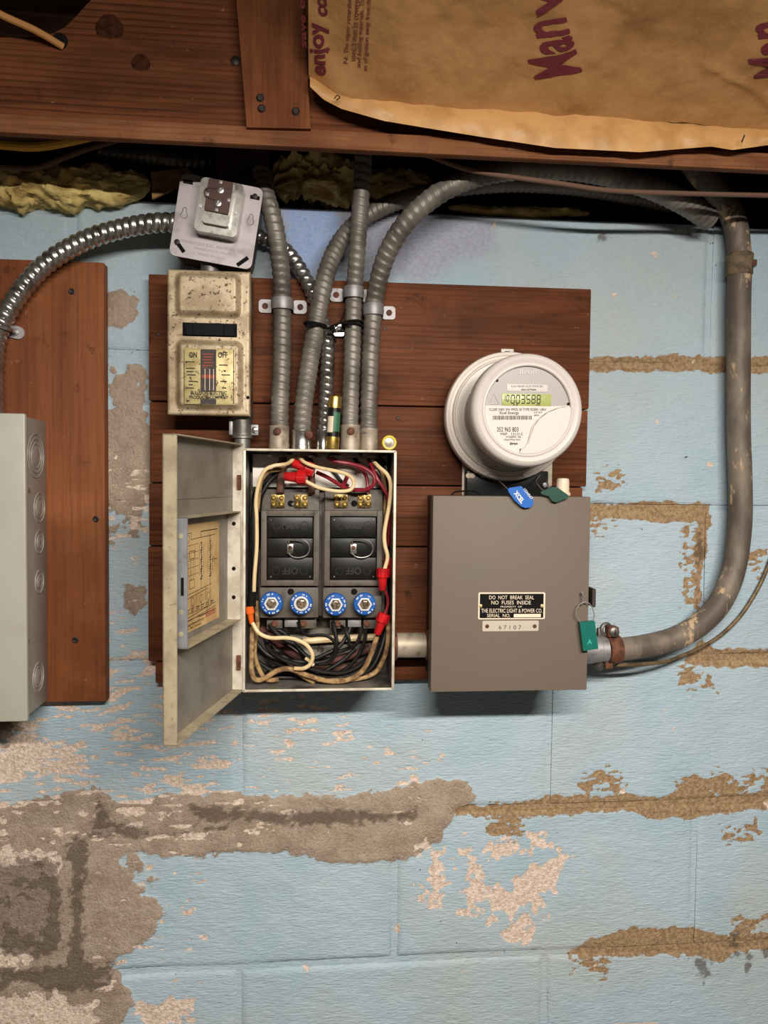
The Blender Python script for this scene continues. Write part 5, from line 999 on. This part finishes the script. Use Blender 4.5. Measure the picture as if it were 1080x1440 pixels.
obj('lettering', tx, M_platelet, np_, 0); obj('serial_blank', cpr(722.5, 863.4, 760.5, 868, CD+0.0011, CD+0.0014, 0.0003), M_platelet, np_, 0)
for px in (676, 762): obj('rivet', MB().lathe([(0.0021, 0), (0.0021, 0.0010), (0.0008, 0.0016)], W(px, 851.8, CD+0.001), n=12), M_labelbrass, np_)
sp = obj('serial_plate', cpr(678.5, 873.2, 757.3, 887.3, CD-0.0002, CD+0.001, 0.0016), M_alum, g, 40); tx = MB(); ptext(tx, '6 7 1 0 7', 701.5, 879.3, 733, 885, CD+0.0014); obj('stamped_number', tx, M_ink2, sp, 0)
for px in (685, 751.8): obj('rivet', MB().lathe([(0.0025, 0), (0.0025, 0.0008), (0.0008, 0.0014)], W(px, 880.5, CD+0.001), n=12), M_rust, sp)
a = W(827, 838, 0.11); obj('hasp', MB().prism(rrect(a.x-0.001, a.x+0.0035, a.z-0.012, a.z+0.012, 0.002, -0.128), (0, 0.03, 0)), M_cabdark, g, 40); obj('hasp_eye', MB().tube(spline([W(817, 838, CD+0.001), W(818, 832, CD+0.006), W(820, 838, CD+0.007), W(819, 849, CD+0.006), W(816, 850, CD+0.001)], 0.002), 0.0009, 8), M_zinc, g)
for px, py, r0 in ((646, 845, 0.005), (640, 858, 0.0055)): pass
# seals
def seal(poly_, d0, d1, m, label, marks, mm, wires):
    c = W(poly_[0][0], max(p[1] for p in poly_), d1); g = thing('tamper_seal', label, 'seal', tuple(c), group='tamper seals')
    bm_ = MB().pprism(poly_, d0, d1); obj('tag', bm_, m, g, 30)
    tx = MB()
    for s_, q in marks: ptext(tx, s_, *q, d1+0.0003, bold=0.02)
    if marks: obj('lettering', tx, mm, g, 0)
    for p_ in wires: obj('wire_loop', MB().tube(spline([W(*q) for q in p_], 0.002), 0.0007, 6), M_zinc, g)
seal([(714, 688), (717, 686), (733, 683.5), (735.5, 686), (749, 701), (750.5, 708), (747, 713), (739, 714.5), (733, 712), (724, 704), (716, 693)], 0.124, 0.130, M_blue, 'blue plastic tamper seal hanging over the cabinet top', [], M_wht, [[(715, 689, 0.127), (708, 682, 0.10), (701, 675, 0.062), (706, 672, 0.056)]])
g_ = [o for o in bpy.data.objects if o.name.startswith('tamper_seal')][0]
tx = MB()
A0, A1 = W(736, 689, 0.1304), W(747, 703, 0.1304); up = (W(739, 686, 0.1304)-A0)*0.9; text(tx, '1234567', lambda u, v: A0+(A1-A0)*u+up*v, bold=0.02)
A2, A3 = W(722, 694, 0.1304), W(733, 709, 0.1304); up2 = (W(727, 689, 0.1304)-A2)*1.0; text(tx, 'XCEL', lambda u, v: A2+(A3-A2)*u+up2*v, bold=0.05); obj('lettering', tx, M_wht, g_, 0)
seal([(760, 692), (764, 690), (779, 684.5), (784, 685.5), (799, 696), (799, 700), (783, 706.5), (777, 705), (772, 698), (762, 695)], 0.122, 0.130, M_green, 'dark green plastic tamper seal lying beside the white cap', [], M_wht, [[(765, 691, 0.125), (758, 684, 0.10), (754, 676, 0.06), (760, 668, 0.05)], [(772, 687, 0.125), (771, 681, 0.10), (768, 676, 0.06)]])
seal([(815.5, 875.5), (836.5, 873.5), (841.5, 912.5), (820.5, 915.5)], 0.126, 0.133, M_teal, 'teal plastic tamper seal hung by a wire loop from the cabinet hasp', [('A', (826, 899, 832.5, 906))], M_tealink, [[(816, 875, 0.129), (810, 866, 0.129), (811, 856, 0.13), (818, 848, 0.131), (826, 847, 0.130), (833, 855, 0.129), (835.5, 866, 0.129), (833, 874, 0.129)]])
q = W(791, 698, 0.06); g = thing('plastic_cap', 'cream plastic cap behind the dark green seal', 'cap', tuple(q))
q.z = CZ1_+0.0005; obj('cap', MB().lathe([(0.0105, 0), (0.0105, 0.004), (0.0088, 0.0045), (0.0086, 0.019), (0.0078, 0.0225), (0.004, 0.0235)], q, (0, 0, 1), 24), M_platelet, g)
single('seal_wire', MB().tube(spline([W(634, 697, 0.09), W(640, 692, 0.09), W(655, 690.5, 0.085), W(668, 691, 0.08), W(675, 695, 0.078)], 0.002), 0.0012, 6), M_dirt, 'thin black wire arched on top of the cabinet', 'wire')

# nipple between fuse box and cabinet
g = thing('conduit_nipple', 'short thick pipe nipple between the fuse box and the cabinet', 'nipple', tuple(W(580, 925, 0.06)))
q = W(579, 907, 0.060); obj('pipe', MB().lathe([(0.0165, PX1+0.0005-q.x), (0.0165, CX0+0.008-q.x)], q, (1, 0, 0), 28), M_beige, g)
obj('locknut', MB().lathe([(0.0205, PX1+0.0008-q.x), (0.0205, PX1+0.0075-q.x), (0.0168, PX1+0.0085-q.x)], q, (1, 0, 0), 12), M_rust, g); obj('locknut', MB().lathe([(0.0168, CX0+0.0015-q.x), (0.0205, CX0+0.0025-q.x), (0.0205, CX0+0.0075-q.x)], q, (1, 0, 0), 12), M_rust, g)

# ---------------------------------------------------------------- service pipe, ground clamp, ground wire
PT = [(842, 914, 0.058), (870, 913.5, 0.056), (910, 908, 0.052), (950, 897, 0.046), (985, 877, 0.04), (1014, 845, 0.034), (1032, 800, 0.03), (1040.5, 740, 0.028), (1041, 680, 0.028), (1038.5, 600, 0.028), (1038.5, 500, 0.028), (1039, 420, 0.028), (1040, 370, 0.028), (1036, 325, 0.027), (1026, 296, 0.03), (1008, 270, 0.03), (985, 245, 0.03), (960, 210, 0.03)]
P = spline([W(*q) for q in PT], 0.008); t = thing('service_pipe', 'thick old conduit pipe curving up the block wall from the cabinet', 'pipe', tuple(P[0]))
obj('pipe', MB().tube(P, 0.0160, 24), M_pipe, t)
for y, h in ((370, 0.018),):
    c = W(1040, y, 0.028); obj('tape_band', MB().lathe([(0.0163, -h), (0.0178, -h+0.002), (0.0175, 0.0), (0.0180, h*0.6), (0.0163, h*0.7)], c, (0, 0, 1), 24), mat('old_tape', (112, 92, 66), 0.75, 0, (74, 60, 46), 90), t)
c = W(1058, 367, 0.012); obj('pipe_strap', MB().box(c.x-0.002, c.x+0.010, -0.002, -0.008, c.z-0.005, c.z+0.004, 0.001), M_rust, t)
g = thing('pipe_clamp', 'rusty pipe clamp with a screw beside the teal seal', 'clamp', tuple(W(855, 938, 0.058)))
q = W(846, 913, 0.057); axp = (W(868, 913, 0.056)-W(842, 914, 0.058)).normalized()
obj('sleeve', MB().lathe([(0.0172, CX1-0.003-q.x), (0.0190, CX1-0.0025-q.x), (0.0190, -0.004), (0.0178, -0.003), (0.0178, 0.006)], q, (1, 0, 0), 24), M_zinc, g)
q2 = W(861, 913, 0.0565); obj('band', MB().lathe([(0.0164, -0.0095), (0.0194, -0.009), (0.0202, 0), (0.0194, 0.009), (0.0164, 0.0095)], q2, axp, 26), M_rust, g)
q3 = W(862, 888, 0.066); obj('screw_boss', MB().box(q3.x-0.008, q3.x+0.008, q3.y-0.004, q3.y+0.012, q3.z-0.008, q3.z+0.007, 0.003), M_rust, g); obj('screw', MB().lathe([(0.0066, 0.003), (0.0066, 0.006), (0.004, 0.0075)], q3, n=16), M_steel, g)
obj('screw_slot', MB().box(q3.x-0.0006, q3.x+0.0006, q3.y-0.0078, q3.y-0.007, q3.z-0.004, q3.z+0.004), M_dirt, g, 0)
q4 = W(852, 885, 0.06); obj('lug_ring', MB().ring(q4, 0.0075, 0.0028, (0.3, -1, 0), 22, 8), M_steel, g); obj('lug_ear', MB().box(q4.x-0.012, q4.x-0.006, q4.y-0.003, q4.y+0.005, q4.z-0.02, q4.z+0.002, 0.002), M_steel, g)
q5 = W(842, 936, 0.06); obj('lower_screw', MB().lathe([(0.005, -0.006), (0.006, 0), (0.006, 0.004), (0.003, 0.006)], q5, (0.5, -0.8, -0.2), 14), M_steel, g); q6 = W(855, 936, 0.062); obj('lower_lug', MB().box(q6.x-0.005, q6.x+0.006, q6.y-0.004, q6.y+0.008, q6.z-0.004, q6.z+0.006, 0.002), M_rust, g)
single('ground_wire', MB().tube(spline([W(866, 935, 0.055), W(900, 934.5, 0.05), W(940, 929, 0.03), W(980, 913, 0.015), W(1010, 896, 0.010), W(1038, 870, 0.008), W(1060, 838, 0.007), W(1076, 806, 0.006), W(1092, 760, 0.006), W(1104, 700, 0.006), W(1112, 600, 0.006), W(1112, 480, 0.006), W(1114, 380, 0.006), W(1114, 330, 0.012), W(1112, 290, 0.02), W(1108, 255, 0.02)], 0.005), 0.0028, 10), mat('old_ground_wire', (116, 96, 66), 0.55, 0.3, (84, 66, 46), 90), 'thin brown ground wire following the curve of the service pipe', 'wire')
# one hole strap on the board at the left
g = thing('conduit_strap', 'one eared bright strap on the orange brown board', 'strap', tuple(W(15, 475, BD)), group='conduit straps')
a, b = W(0, 459, BD+0.003), W(34, 475, BD+0.003); e = Vector((1, 0, -0.25)).normalized(); n_ = Vector((0.25, 0, 1)).normalized(); c = W(18, 466, BD+0.003)
ol = [c-e*0.02+n_*0.0082, c-e*0.02-n_*0.0082]+[c+e*0.0065+(e*math.cos(k_)+n_*math.sin(k_))*0.0082 for k_ in [math.radians(-90+18*i) for i in range(11)]]; obj('ear', MB().prism([Vector((p.x, -BD-0.003, p.z)) for p in ol], (0, 0.0024, 0)), M_plate, g, 40)
obj('saddle', MB().ring(W(2, 461, 0.039), 0.0138, 0.0022, (0.25, 0, 1), 24, 6), M_bright, g); obj('screw', MB().lathe([(0.0046, 0), (0.0046, 0.0014), (0.0022, 0.0026)], W(22, 467, BD+0.003), n=14), M_zinc, g)
